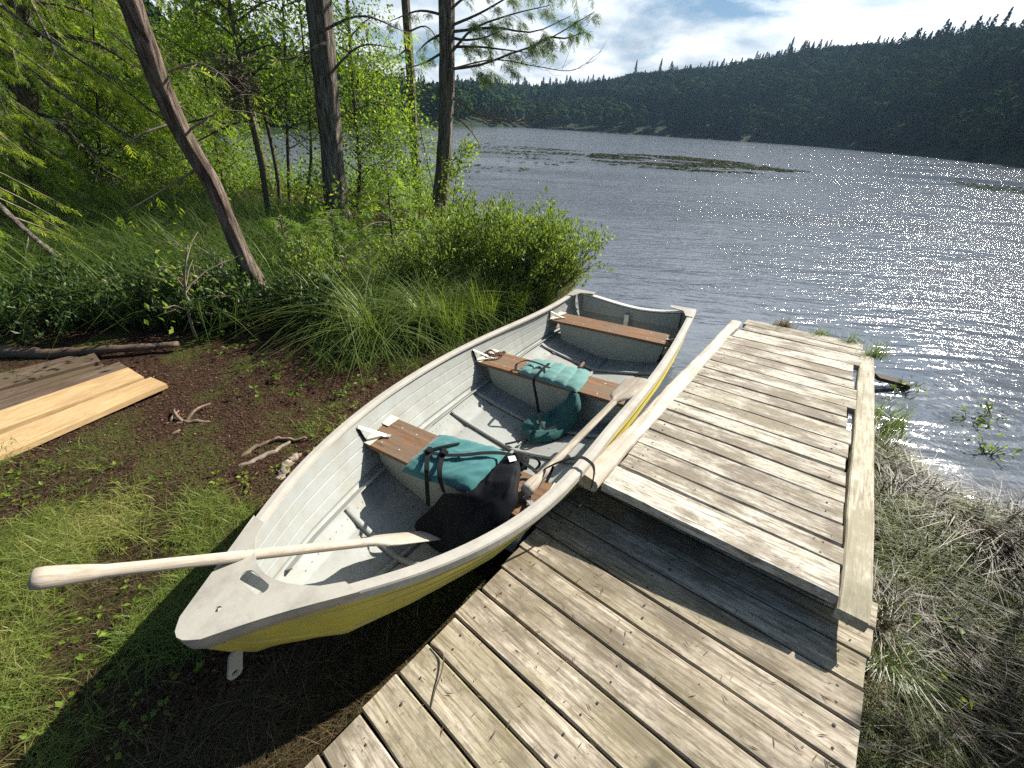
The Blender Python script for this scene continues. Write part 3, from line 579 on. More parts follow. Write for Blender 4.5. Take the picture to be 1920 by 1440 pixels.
def side_pts(a, sg, off=0.):
    """hull section from gunwale to keel: lapped side with ridges, chine, bottom"""
    g_ = gl(a) if sg < 0 else gr(a); z0, z1, zk = gz(a) - .003, chc(a), kc(a); b1 = chb(a); pts = []
    fl = min(1, a / .6)
    for t, o in [(0, 0), (.1, 0)] + [(c_ + d_, o_) for c_ in (.31, .51, .71) for d_, o_ in ((-.06, 0), (-.02, 0), (-.010, .0), (-.005, .004), (.005, .004), (.010, .0), (.02, 0), (.06, 0))] + [(.86, 0), (.885, 0), (.895, .008), (.93, .008), (1, .004)]:
        bulge = .014 * math.sin(math.pi * t) * fl; pts.append((g_ - .006 + (b1 - g_ + .006) * t + bulge + o * fl, z0 + (z1 - z0) * t))
    for t, o in ((.03, -.006), (.25, .0), (.27, .006), (.31, .006), (.33, 0), (.6, 0), (.8, 0), (.93, 0), (1, -.006)):
        pts.append((b1 * (1 - t), z1 + (zk - z1) * t**.8 + (0 if t > .9 else .0) - o * .6 * fl))
    P_ = np.array([(a, sg * b_, c_) for b_, c_ in pts])
    if off:
        nrm = np.gradient(P_[:, 1:] * [sg, 1], axis=0); nn = np.stack([-nrm[:, 1], nrm[:, 0]], 1); nn = unit(nn) * -1
        # inwards/upwards
        P_[:, 1] += sg * nn[:, 0] * -abs(off) * -1 * np.sign(-1); P_[:, 2] += np.abs(nn[:, 1]) * off
        P_[:, 1] = np.where(P_[:, 1] * sg < 0, 0, P_[:, 1])
    return P_
st = np.concatenate([np.linspace(0, .5, 50), np.linspace(.51, 3.5, 210)])
mb = MB()
OUT = []
for sg in (-1, 1):
    G = np.array([side_pts(a, sg) for a in st]); mb.grid(BW(G)[:, ::-sg] if sg > 0 else BW(G), m=0)
    G2 = G.copy(); G2[:, :, 1] -= sg * np.minimum(.008, np.abs(G2[:, :, 1]) * .5); G2[:, :, 2] += np.linspace(.0, .010, G.shape[1])[None]
    mb.grid(BW(G2), m=1); OUT.append(G)
hull = mb.build('hull', [M['yellow'], M['hull_in']], boat, loc=BW([0, 0, 0]), rot=np.stack([bf, bs, bu], 1), smooth=True)
# gunwale
for sg, gf in ((-1, gl), (1, gr)):
    A_ = np.linspace(.26, 3.5, 90); g_ = gf(A_); z_ = gz(A_); wd_ = np.minimum(.037, g_ * .9)
    dent = .003 * (fbm(A_ * 3, A_ * 0 + sg, 3) - .5)
    prof = [(0.004, -.034), (.008, -.03), (.008, -.004), (.004, .002), (-.5, .003), (-1, 0), (-1.02, -.012), (-.55, -.014), (-.5, -.03), (-.2, -.034), (0.004, -.034)]
    S3 = np.stack([np.stack([A_, sg * (g_ + (p0 if p0 > -.1 else p0 * wd_) + dent), z_ + p1], 1) for p0, p1 in prof], 1)
    mb = MB(); mb.grid(BW(S3)); mb.build('gunwale', M['gunwale'], boat, loc=BW([0, 0, 0]), rot=np.stack([bf, bs, bu], 1), smooth=False)
# bow plate with hand slot and small hole
def flat_part(name, loops, zf, th, mt, parent, inv=False):
    """plate from 2-D loops (outline, holes) in boat (a,b), lying at height zf(a)"""
    L3 = [[Vector((p[0], p[1], 0)) for p in lp] for lp in loops]; tri = tessellate_polygon(L3); P_ = np.array([p for lp in loops for p in lp]); n = len(P_)
    top = np.stack([P_[:, 0], P_[:, 1], zf(P_[:, 0], P_[:, 1])], 1); bot = top - [0, 0, th]; T = [list(t) for t in tri]; T += [[t[2] + n, t[1] + n, t[0] + n] for t in T]; Q = []; s0 = 0
    for lp in loops:
        m_ = len(lp)
        for i in range(m_): j = (i + 1) % m_; Q.append([s0 + i, s0 + j, s0 + j + n, s0 + i + n])
        s0 += m_
    mb = MB(); mb.add(BW(np.concatenate([top, bot])), Q, T); return mb.build(name, mt, parent, loc=BW([0, 0, 0]), rot=np.stack([bf, bs, bu], 1))
AE = .30
oa = np.linspace(.015, AE, 12); outl = [(-.012, 0), (-.008, .018), (.0, .030)] + [(a, float(gr(a)) + .010) for a in oa] + [(AE + .0, float(gr(AE)) - .045)]
for t in np.linspace(.1, .9, 9): outl.append((AE - .02 - .085 * math.sin(math.pi * t), (float(gr(AE)) - .05) * (1 - 2 * t)))
outl += [(AE, -float(gl(AE)) + .045)] + [(a, -float(gl(a)) - .010) for a in oa[::-1]] + [(.0, -.030), (-.008, -.018)]
th_ = np.linspace(0, 2 * np.pi, 21)[:-1]
slot = [(.165 + .018 * math.cos(t), .0 + (.034 if math.sin(t) > 0 else -.034) + .018 * math.sin(t)) for t in th_]
hole = [(.075 + .008 * math.cos(t), .004 + .008 * math.sin(t)) for t in th_]
flat_part('bow_plate', [outl, slot[::-1], hole[::-1]], lambda a, b: gz(a) + .007 + .006 * (1 - (np.abs(b) / .2)**2), .006, M['plate'], boat)
mb = MB(); lo_ = outl[outl.index((AE, -float(gl(AE)) + .045)) + 1:] + outl[:16]; lo_ = [p for p in lo_ if p[0] < AE + .001][:-1] if len(lo_) > 27 else lo_; lo_ = np.array(lo_); zz_ = gz(lo_[:, 0]) + .007
for k_, dz_ in ((1.004, 0), ):
    mb.grid(BW(np.stack([np.stack([lo_[:, 0], lo_[:, 1] * 1.004, zz_], 1), np.stack([lo_[:, 0] + .002, lo_[:, 1] * 1.0, zz_ - .02], 1), np.stack([lo_[:, 0] + .006, lo_[:, 1] * .99, zz_ - .042], 1), np.stack([lo_[:, 0] + .012, lo_[:, 1] * .96, zz_ - .042], 1)])))
mb.build('plate_lip', M['plate'], boat, smooth=True)
mb = MB(); th2 = np.linspace(0, 2 * np.pi, 13)
# nose cap below the plate
nose = np.array([[(-.008 + .02 * k_, sg * (.026 + .0 * k_), gz(0) - .0 - .03 * q) for q in range(3)] for k_ in range(1) for sg in (-1, 1)])
P_ = [(.024, 0, .004), (.026, 0, -.03), (.034, 0, -.075)]; mb.tube(BW(P_), [.030, .028, .018], 12); mb.build('stem_cap', M['plate'], boat, smooth=True)
# bow eye: tongue with a ring hole, below the stem
def eye():
    c = np.array([.04, 0, -.235]); o_ = []; i_ = []
    for t in np.linspace(0, 2 * np.pi, 19)[:-1]:
        o_.append((c[0] + .019 * math.cos(t) + (.02 if math.sin(t) > .2 else 0), c[2] + .019 * math.sin(t) + (.05 if math.sin(t) > .2 else 0))); i_.append((c[0] + .009 * math.cos(t), c[2] + .009 * math.sin(t)))
    mb = MB(); V = []
    for b_ in (-.004, .004):
        V += [(p[0], b_ + (p[1] - c[2]) * .0, p[1]) for p in o_] + [(p[0], b_, p[1]) for p in i_]
    Q = []
    for i in range(18):
        j = (i + 1) % 18; Q += [[i, j, 18 + j, 18 + i], [36 + j, 36 + i, 54 + i, 54 + j], [i, 36 + i, 36 + j, j], [18 + j, 54 + j, 54 + i, 18 + i]]
    mb.add(BW(V), Q); return mb.build('mooring_eye', M['plate'], boat)
eye()
# transom
ta = 3.492; b0, b1 = -float(gl(3.5)) + .012, float(gr(3.5)) - .012; zt = float(gz(3.5))
tb = np.linspace(b0, b1, 25); uu = (tb - b0) / (b1 - b0)
ttop = zt - .003 - .055 * np.clip(np.sin(np.pi * uu), 0, 1)**1.2 + .01 * np.sin(2 * np.pi * uu)
def hull_low(b):
    ab = np.abs(b); c1 = .475; return np.where(ab < c1, -.53 + (.12) * (ab / c1)**1.25, -.41 + (zt + .41) * (ab - c1) / (.53 - c1))
low = np.minimum(hull_low(tb), ttop - .01); mb = MB()
for a_, fl in ((ta - .012, 1), (ta + .006, 0)):
    mb.grid(BW(np.stack([np.stack([tb * 0 + a_, tb, ttop], 1), np.stack([tb * 0 + a_, tb * .985, (ttop + low) / 2], 1), np.stack([tb * 0 + a_, tb * .97, low], 1)])), m=1 if fl else 0)
mb.build('transom', [M['yellow'], M['hull_in']], boat)
mb = MB(); S3 = [np.stack([tb * 0 + ta + p0, tb, ttop + p1], 1) for p0, p1 in ((-.034, -.006), (-.034, .004), (.012, .006), (.012, -.012), (-.034, -.006))]
mb.grid(BW(np.stack(S3, 1))); mb.build('transom_cap', M['alum'], boat)
mb = MB(); S3 = [np.stack([tb[2:-2] * 0 + ta + p0, tb[2:-2], (ttop[2:-2] if q else ttop[2:-2] * 0 + zt - .17) + p1], 1) for p0, p1, q in ((-.014, -.012, 1), (-.03, -.014, 1), (-.03, 0, 0), (-.014, 0, 0))]
mb.grid(BW(np.stack(S3, 1))); mb.build('motor_pad', M['boxgrey'], boat)
for sg, gf in ((-1, gl), (1, gr)):
    g_ = float(gf(3.5)); flat_part('corner_brace', [[(3.515, sg * (g_ + .006)), (3.30, sg * (float(gf(3.3)) + .004)), (3.31, sg * (float(gf(3.3)) - .05)), (3.42, sg * (g_ - .08)), (3.455, sg * (g_ - .19)), (3.515, sg * (g_ - .20))][::sg]], lambda a, b: gz(a) + .008 + 0 * b, .006, M['plate'], boat)
mb = MB(); mb.box(BW([3.45, 0, -.30]), np.stack([bf, bs, bu]), (-.03, -.02, -.16), (.03, .02, .05)); mb.build('transom_post', M['alum'], boat)
def inner_w(a, c, sg):
    g_ = float(gl(a) if sg < 0 else gr(a)); t = (gz(a) - c) / (gz(a) - chc(a)); return g_ - .012 + (float(chb(a)) - g_) * t + .018 * math.sin(math.pi * min(t, 1))
# thwarts
def bx(mb, a0, a1, b0_, b1_, c0, c1, bb0=None, bb1=None, m=0):
    bb0 = b0_ if bb0 is None else bb0; bb1 = b1_ if bb1 is None else bb1
    V = [(a0, bb0, c0), (a0, bb1, c0), (a1, bb1, c0), (a1, bb0, c0), (a0, b0_, c1), (a0, b1_, c1), (a1, b1_, c1), (a1, b0_, c1)]
    mb.add(BW(V), [[3, 2, 1, 0], [4, 5, 6, 7], [0, 1, 5, 4], [1, 2, 6, 5], [2, 3, 7, 6], [3, 0, 4, 7]], m=m)
for a0, a1, cs, bxw, bxb, lab in ((.878, 1.101, -.184, (-.40, .42), (-.35, .36), 'worn brown seat nearest the bow'), (1.925, 2.140, -.232, (-.49, .47), (-.42, .41), 'worn brown middle seat'), (2.95, 3.165, -.252, (-.45, .44), (-.40, .385), 'sun-bleached seat nearest the stern')):
    wl, wr = inner_w((a0 + a1) / 2, cs, -1), inner_w((a0 + a1) / 2, cs, 1); sk = inner_w(a1, cs, -1) - inner_w(a0, cs, -1); skr = inner_w(a1, cs, 1) - inner_w(a0, cs, 1)
    mb = MB(); V = [(a0, -wl + sk / 2, cs - .02), (a0, wr - skr / 2, cs - .02), (a1, wr + skr / 2, cs - .02), (a1, -wl - sk / 2, cs - .02)]; V += [(p[0], p[1], cs) for p in V]
    mb.add(BW(V), [[3, 2, 1, 0], [4, 5, 6, 7], [0, 1, 5, 4], [1, 2, 6, 5], [2, 3, 7, 6], [3, 0, 4, 7]])
    for b_ in (-wl + .10, -wl + .3, -wl + .2, wr - .12, wr - .25, 0):
        for aa in (a0 + .04, a1 - .04):
            p = BW([aa + rng.uniform(-.01, .01), b_ + rng.uniform(-.01, .01), cs + .0012]); t8 = np.linspace(0, 2 * np.pi, 8)[:-1]; mb.add(np.concatenate([p + .005 * (np.cos(t8)[:, None] * bf + np.sin(t8)[:, None] * bs), [p + bu * .0015]]), None, [[7, q, (q + 1) % 7] for q in range(7)], m=1)
    s_ = mb.build('seat', [M['seat'], M['alum']], boat, loc=BW([a0, 0, cs]), rot=np.stack([bs, bf * -1, bu], 1)); s_['label'] = lab
    mb = MB(); cb = float(kc(a0)) + .012; bx(mb, a0 + .03, a1 - .03, bxw[0], bxw[1], cb, cs - .022, bxb[0], bxb[1]); mb.build('flotation_box', M['boxgrey'], s_, loc=BW([a0, 0, cs]), rot=np.stack([bf, bs, bu], 1))
    for sg, w_ in ((-1, wl), (1, wr)):
        k_ = sk if sg < 0 else skr
        for (p0, p1) in ((a0 - .004, a0 + .075), (a1 - .075, a1 + .004)):
            mb = MB(); q0 = inner_w(p0, cs, sg) - .003; q1 = inner_w(p1, cs, sg) - .003
            V = [(p0, sg * q0, cs + .003), (p1, sg * q1, cs + .003), (p1, sg * (q1 - .055), cs + .003), (p0, sg * (q0 - .04), cs + .003), (p0, sg * (q0 + .0), cs + .010), (p1, sg * (q1 + .0), cs + .010)]
            V2 = [(x, y - sg * .001, z + .003) for x, y, z in V]; mb.add(BW(V + V2), [[0, 3, 2, 1], [6, 7, 8, 9], [0, 1, 5, 4], [7, 6, 10, 11], [2, 3, 9, 8], [1, 2, 8, 7], [3, 0, 6, 9]])
            mb.build('bracket', M['cream'], s_)
        mb = MB(); top = np.array([a0 + .0, sg * (inner_w(a0, gz(a0) - .05, sg) - .006), float(gz(a0)) - .045]); bot = np.array([a0 + .085, sg * (w_ - .085), cs + .008]); bot2 = bot + [.01, -sg * .02, 0]
        mb.ribbon(BW([top, bot, bot2]), bf + bs * .4 * sg, .02, .0015); mb.ribbon(BW([top + [-.004, 0, 0], [a0 + .004, sg * (inner_w(a0, cs, sg) - .006), cs + .005]]), bf, .014, .0015, m=1); mb.build('brace', [M['alum'], M['web']], s_)
# floor ribs and chine stiffener
def inner_sec(a, bmin, n=30):
    b_ = np.linspace(-bmin, bmin, n); c1 = float(chb(a)); c_ = chc(a) + (kc(a) - chc(a)) * (1 - np.abs(b_) / c1)**.8; return np.stack([b_ * 0 + a, b_, c_ + .022], 1)
for a_ in (.62, 1.5, 1.78, 2.72):
    mb = MB(); mb.tube(BW(inner_sec(a_, float(chb(a_)) * .93)), .012, 6, squash=(1.2, .8)); mb.build('floor_rib', M['hull_in'], boat, smooth=True)
for sg in (-1, 1):
    a_ = np.linspace(.3, 3.4, 50); mb = MB(); mb.ribbon(BW(np.stack([a_, sg * (chb(a_) - .012), chc(a_) + .018], 1)), bs + bu * .5, .05, .003); mb.build('chine_strip', M['hull_in'], boat)
a_ = np.linspace(.25, 3.45, 40); mb = MB(); mb.tube(BW(np.stack([a_, a_ * 0, kc(a_) + .02], 1)), .012, 6); mb.build('keelson', M['hull_in'], boat)
# rivet rows inside
mb = MB(); t6 = np.linspace(0, 2 * np.pi, 7)[:-1]
for sg in (-1, 1):
    for a_ in np.arange(.35, 3.4, .035):
        p = BW([a_, sg * (float(chb(a_)) - .05), float(chc(a_) + (kc(a_) - chc(a_)) * (.05 / float(chb(a_)))**.8) + .02]); mb.add(np.concatenate([p + .003 * (np.cos(t6)[:, None] * bf + np.sin(t6)[:, None] * bs), [p + bu * .002]]), None, [[6, q, (q + 1) % 6] for q in range(6)])
mb.build('rivets', M['plate'], boat)['kind'] = 'stuff'

# ------------------------------------------------------------------ cargo
def bat(x, y, c):
    """world point on the boat-frame plane at height c"""
    o = CP + KS * (BO - CP); v = ray(x, y); t = ((KS * c) + (o - CP) @ bu) / (v @ bu); return CP + v * t
def baxis(x, y, a):
    o = CP + KS * (BO - CP); v = ray(x, y); t = ((KS * a) + (o - CP) @ bf) / (v @ bf); return CP + v * t
def oar(name, tip, end, label, blade_n, grip_len, blade_len, blade_w, shaft_r, swell):
    """wooden paddle: swollen grip, tapering shaft, shouldered flat blade"""
    tip, end = np.asarray(tip), np.asarray(end); ax = unit(tip - end); Ln = np.linalg.norm(tip - end); B = unit(blade_n - (blade_n @ ax) * ax); A = np.cross(ax, B)
    o = empty(name, end, label, 'oar'); rot = np.stack([ax, A, B], 1)
    def sweep(ts, wA, wB, nm, par, sides=14):
        th = np.linspace(0, 2 * np.pi, sides, endpoint=False); V = []
        for t, a_, b_ in zip(ts, wA, wB):
            e = 1.0; V.append(end + ax * t + (np.sign(np.cos(th)) * np.abs(np.cos(th))**.8)[:, None] * A * a_ + (np.sign(np.sin(th)) * np.abs(np.sin(th))**.8)[:, None] * B * b_)
        V = np.array(V); mb = MB(); mb.grid(np.concatenate([V, V[:, :1]], 1)); c = V[[0, -1]].mean(1)
        for i, q in ((0, 0), (-1, 1)): mb.add(np.concatenate([V[i], [c[q]]]), None, [[sides, (k + 1) % sides, k] if i == 0 else [sides, k, (k + 1) % sides] for k in range(sides)])
        return mb.build(nm, M['oar'], par, loc=end, rot=rot, smooth=True)
    gt = np.array([0, .004, .02, .05, .09, grip_len]); 
    t1 = Ln - blade_len; ts = np.linspace(grip_len, t1, 14)[1:]; rr = np.linspace(swell * .66, shaft_r, 14)[1:]; sweep(np.concatenate([gt, ts]), np.concatenate([np.array([.6, 1, 1.12, 1.05, .85, .66]) * swell, rr]), np.concatenate([np.array([.55, .92, 1, .95, .8, .66]) * swell, rr * .95]), 'shaft', o)
    k = np.array([0, .06, .14, .22, .35, .6, .85, .95, .985, 1]); wA = np.array([.2, .28, .55, .86, .98, 1, 1, .97, .85, .5]) * blade_w / 2; wB = np.interp(k, [0, .2, .5, 1], [shaft_r, .011, .007, .005]); wA[0] = shaft_r
    sweep(t1 + k * blade_len, wA, wB, 'blade', o); return o
# front oar: crosses the port gunwale, blade on the floor under the dark jacket
G_ = bat(431, 1045, .012); Bl = bat(822, 1002, -.37); dv = unit(Bl - G_)
# handle end where the shaft line passes the direction of the grip
v = ray(55, 1086); M2 = np.array([[dv @ dv, -dv @ v], [dv @ v, -v @ v]]); rhs = np.array([(CP - G_) @ dv, (CP - G_) @ v]); s_, _ = np.linalg.solve(M2, rhs); H_ = G_ + dv * s_
oar('wooden_oar', Bl, H_, 'grey wooden oar lying over the left gunwale with its knob handle above the grass', np.cross(dv, bs) * 1 + bu * .6, .12, .36, .13, .0165, .024)
Hb = bat(985, 922, -.14); Tb = bat(1196, 709, -.075)
oar('wooden_oar', Tb, Hb, 'wooden oar with a pale blade lying along the right side across two seats', bu * 1.0 + bs * -.25, .10, .30, .135, .0165, .026)

def patch(ctrl, th, nu_=34, nv_=26, ribs=0, wr=.004, dirn=None, puff=.5, edge=6, seed=0):
    """padded fabric panel: thick in the middle, pinched at its seams"""
    ctrl = np.asarray(ctrl, float); R = np.array([spline(row, nv_) for row in ctrl]); G = np.array([spline(R[:, j], nu_) for j in range(nv_)]).transpose(1, 0, 2)
    du = np.gradient(G, axis=0); dvv = np.gradient(G, axis=1); n = unit(np.cross(du, dvv)); n = n * np.sign((n @ (bu if dirn is None else dirn)).mean())
    u = np.linspace(-1, 1, nu_)[:, None]; v_ = np.linspace(-1, 1, nv_)[None]; pr = ((1 - np.abs(u)**edge) * (1 - np.abs(v_)**edge))**puff
    if ribs: pr = pr * (.55 + .45 * np.abs(np.sin(np.pi * ribs * (v_ + 1) / 2))**.5)
    wv = wr * (fbm(u * 3 + seed + v_ * 5, v_ * 3 + u * 1.5 + seed, 4) - .5) * 2
    wv = wv + wr * .9 * (1 - np.abs(2 * fbm(u * 1.6 + v_ * 2.2 + seed * 3, v_ * 1.1 - u * .9 + 5, 3) - 1))**6
    top = G + n * (th * pr + wv * np.minimum(1, pr * 2))[..., None]; bot = G - n * (th * .35 * pr)[..., None]
    top[[0, -1]] = G[[0, -1]]; top[:, [0, -1]] = G[:, [0, -1]]; bot[[0, -1]] = G[[0, -1]]; bot[:, [0, -1]] = G[:, [0, -1]]
    mb = MB(); mb.grid(top); mb.grid(bot[::-1]); return mb
lj = empty('life_jacket', bat(850, 880, -.18), 'teal life jacket with black inner panels, draped over the seat nearest the bow', 'life jacket')
c1 = -.178
ct = [[bat(822, 818, c1), bat(862, 826, c1), bat(905, 837, c1), bat(950, 850, c1)], [bat(790, 848, c1 + .005), bat(835, 862, c1), bat(880, 872, c1), bat(925, 884, c1)], [bat(752, 884, c1 - .012), bat(795, 900, c1 - .01), bat(840, 911, c1 - .01), bat(884, 925, c1 - .012)]]
patch(ct, .036, 40, 40, wr=.008, seed=2).build('front_panel', M['teal'], lj, smooth=True)
ct = [[bat(952, 852, -.135), bat(922, 884, -.145), bat(880, 921, -.155), bat(832, 925, -.20)], [bat(972, 866, -.12), bat(955, 905, -.14), bat(895, 955, -.22), bat(806, 955, -.31)], [bat(968, 930, -.16), bat(950, 962, -.20), bat(898, 1012, -.29), bat(778, 984, -.385)], [bat(962, 950, -.20), bat(940, 985, -.26), bat(870, 1040, -.335), bat(820, 1030, -.42)]]
patch(ct, .026, 36, 40, wr=.007, seed=5, dirn=bu - bf).build('inner_panel', M['black'], lj, smooth=True)
ct = [[bat(957, 852, -.15), bat(975, 853, -.15), bat(992, 862, -.15)], [bat(968, 872, -.14), bat(980, 868, -.14), bat(990, 872, -.15)], [bat(962, 895, -.165), bat(974, 885, -.165), bat(985, 876, -.165)]]
patch(ct, .02, 14, 14, seed=7).build('shoulder_pad', M['black'], lj, smooth=True)
def strap(par, pts, wd, wdir, name='strap', n=24, m='web'):
    mb = MB(); mb.ribbon(spline(pts, n), wdir, wd, .0012); return mb.build(name, M[m], par, smooth=False)
strap(lj, [bat(806, 838, -.135), bat(801, 860, -.128), bat(800, 885, -.135), bat(801, 915, -.22), bat(803, 948, -.30)], .022, bs)
strap(lj, [bat(834, 840, -.135), bat(828, 862, -.128), bat(824, 885, -.130), bat(827, 905, -.15), bat(833, 924, -.20)], .022, bs)
strap(lj, [bat(797, 847, -.13), bat(835, 853, -.128), bat(870, 853, -.125), bat(910, 849, -.125), bat(945, 850, -.13), bat(975, 857, -.135)], .020, bf)
strap(lj, [bat(796, 846, -.13), bat(825, 838, -.13), bat(862, 831, -.135)], .012, bf, n=10)
strap(lj, [bat(975, 857, -.13), bat(985, 870, -.12), bat(1000, 880, -.15), bat(1012, 893, -.16)], .018, bf)
strap(lj, [bat(985, 858, -.12), bat(1003, 858, -.15), bat(1012, 868, -.17), bat(1000, 885, -.19)], .012, bs)
strap(lj, [bat(1000, 895, -.155), bat(1024, 878, -.11), bat(1050, 866, -.07), bat(1075, 859, -.03), bat(1093, 858, -.052 + .014), bat(1107, 867, -.052 + .012), bat(1114, 880, -.085), bat(1112, 900, -.14), bat(1108, 915, -.19)], .016, bf, n=40)
strap(lj, [bat(1024, 905, -.125), bat(1032, 888, -.115), bat(1038, 874, -.10)], .014, bf - bs, n=10)
mb = MB(); P_ = [bat(952, 856, -.10), bat(965, 854, -.10), bat(969, 863, -.10), bat(956, 866, -.10)]; P_ = np.array(P_); mb.add(np.concatenate([P_, P_ - bu * .002]), [[0, 1, 2, 3], [7, 6, 5, 4], [0, 4, 5, 1], [1, 5, 6, 2], [2, 6, 7, 3], [3, 7, 4, 0]]); mb.build('care_tag', M['tag'], lj)
for p_ in ((805, 844), (833, 848)):
    mb = MB(); q = bat(*p_, -.118); mb.box(q, np.stack([bf, bs, bu]), (-.012, -.015, -.004), (.012, .015, .004)); mb.build('buckle', M['web'], lj)
l2 = empty('life_jacket', bat(1040, 710, -.22), 'faded teal ribbed life jacket hanging off the middle seat to the boat floor', 'life jacket')
c2 = -.222
ct = [[bat(1000, 674, c2), bat(1035, 681, c2), bat(1070, 690, c2), bat(1107, 697, c2)], [bat(985, 684, c2 + .004), bat(1020, 695, c2 + .004), bat(1060, 707, c2 + .004), bat(1098, 718, c2)], [bat(970, 699, c2 - .006), bat(1005, 710, c2 - .006), bat(1040, 722, c2 - .006), bat(1082, 736, c2 - .012)]]
patch(ct, .028, 26, 56, ribs=5, wr=.005, seed=11).build('front_panel', M['teal2'], l2, smooth=True)
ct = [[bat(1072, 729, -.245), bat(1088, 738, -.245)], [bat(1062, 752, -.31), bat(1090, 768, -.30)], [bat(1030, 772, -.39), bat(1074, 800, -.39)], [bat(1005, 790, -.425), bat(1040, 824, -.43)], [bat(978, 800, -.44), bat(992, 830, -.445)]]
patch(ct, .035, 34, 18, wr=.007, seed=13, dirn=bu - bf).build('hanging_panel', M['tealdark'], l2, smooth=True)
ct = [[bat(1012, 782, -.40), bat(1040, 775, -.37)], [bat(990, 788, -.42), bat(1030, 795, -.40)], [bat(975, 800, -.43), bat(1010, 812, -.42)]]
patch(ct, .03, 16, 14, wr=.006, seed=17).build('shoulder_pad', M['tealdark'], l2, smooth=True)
strap(l2, [bat(1030, 681, -.185), bat(1010, 700, -.178), bat(1001, 712, -.20), bat(1004, 735, -.27), bat(1009, 765, -.34), bat(1012, 790, -.37)], .018, bs)
strap(l2, [bat(966, 696, -.215), bat(970, 682, -.195), bat(985, 676, -.18), bat(1005, 680, -.175), bat(1031, 690, -.178)], .018, bf)
strap(l2, [bat(1000, 808, -.41), bat(985, 822, -.42), bat(968, 828, -.43), bat(947, 833, -.435)], .018, bf)
strap(l2, [bat(1012, 790, -.375), bat(1022, 805, -.37), bat(1040, 800, -.37)], .016, bs, n=8)
# rusty chain on the middle seat's left end
mb = MB(); cpts = spline([bat(905, 664, -.21), bat(920, 657, -.212), bat(932, 662, -.212), bat(946, 660, -.212), bat(938, 666, -.205), bat(922, 665, -.2), bat(912, 669, -.21)], 26)
for i, p in enumerate(cpts):
    d = unit(cpts[min(i + 1, 25)] - cpts[max(i - 1, 0)]); B = bu if i % 2 else unit(np.cross(bu, d)); A = d; t = np.linspace(0, 2 * np.pi, 9); mb.tube(p + .011 * np.cos(t)[:, None] * A + .007 * np.sin(t)[:, None] * B, .0026, 5, cap=False)
co = mb.build('chain', M['rust'], smooth=True, loc=bat(925, 662, -.23)); props(co, 'small heap of rusty chain on the left end of the middle boat seat', 'chain')
mb = MB(); p0, p1 = bat(1100, 672, -.45), bat(1088, 688, -.45); mb.tube([p0, p1], [.012, .013], 6, squash=(1, .5)); props(mb.build('wood_scrap', M['stick'], loc=p0), 'short brown wood scrap on the boat floor before the stern seat', 'wood scrap')
# bits of straw, needles and leaf scattered on the boards and in the boat
mb = MB(); n = 420; a_ = rng.uniform(0, 1.05, n); b_ = rng.uniform(-1.6, .1, n); P_ = PL + a_[:, None] * e1 + b_[:, None] * e2 + nl * .0035; D = rdir(n); D = D - (D @ nl)[:, None] * nl * .96
stamp(mb, LEAF * [1, .16, .3], P_[:300], D[:300], np.tile(nl, (300, 1)), rng.uniform(.008, .035, 300), rng.beta(2, 2, 300)); stamp(mb, LEAF * [1, .9, .6], P_[300:], D[300:], np.tile(nl, (120, 1)), rng.uniform(.003, .008, 120), rng.beta(2, 2, 120))
a_ = rng.uniform(-.82, 0, 200); b_ = rng.uniform(0, 2.7, 200); P_ = PU + a_[:, None] * f1 + b_[:, None] * f2 + nu * .004; D = rdir(200); D = D - (D @ nu)[:, None] * nu * .96; stamp(mb, LEAF * [1, .25, .3], P_, D, np.tile(nu, (200, 1)), rng.uniform(.005, .02, 200), rng.beta(2, 2, 200))
props(mb.build('dock_litter', M['litter'], tint=True), 'bits of straw and leaf scattered over the dock boards', 'litter', kind='stuff')
mb = MB(); a_ = rng.uniform(.35, 3.3, 260); v_ = rng.uniform(-1, 1, 260); bb_ = v_ * chb(a_) * .85; cc_ = chc(a_) + (kc(a_) - chc(a_)) * (1 - np.abs(v_) * .85)**.8 + .014; D = rdir(260); D[:, 2] *= .15
stamp(mb, LEAF * [1, .5, .5], BW(np.stack([a_, bb_, cc_], 1)), D, np.tile(bu, (260, 1)), rng.uniform(.005, .022, 260), rng.beta(1.5, 2.5, 260)); props(mb.build('boat_litter', M['litter'], tint=True), 'crumbs of leaf and bark on the boat floor', 'litter', kind='stuff')
#@@BOAT_DONE

# ------------------------------------------------------------------ lumber pile and sticks
def plank_px(a, b, c, d, z, th, mt, name, label, cat, group=None, bend=0):
    """plank from its four corner directions at height z: a,b near edge; d,c far edge"""
    A, B, C_, D = (atz(*q, z) for q in (a, b, c, d)); ex = unit((B - A) + (C_ - D)); ez = np.array([0, 0, 1.]); ey = np.cross(ez, ex); O = A
    X = np.linspace(-.6, np.linalg.norm(B - A), 20); wdt = abs((D - A) @ ey); wdt = np.linspace(wdt, abs((C_ - B) @ ey), 20)
    w0 = .003 * (fbm(X * 4 + z * 50, X * 0, 3) - .5)
    sec = np.stack([np.stack([X, w0, X * 0 - th], 1), np.stack([X, w0, X * 0], 1), np.stack([X, w0 + wdt, X * 0], 1), np.stack([X, w0 + wdt, X * 0 - th], 1), np.stack([X, w0, X * 0 - th], 1)], 1)
    mb = MB(); AX = np.stack([ex, ey, ez]); mb.grid(O + sec @ AX)
    for i in (0, -1): mb.add(O + sec[i, :4] @ AX, [[0, 1, 2, 3]])
    o = mb.build(name, mt, loc=O, rot=np.stack([ex, ey, ez], 1)); return props(o, label, cat, group)
zb = .345
plank_px((0, 856), (303, 716), (272, 704), (0, 806), zb, .03, M['fresh'], 'lumber_board', 'fresh yellow board on the ground, the nearer of the two new ones', 'board')
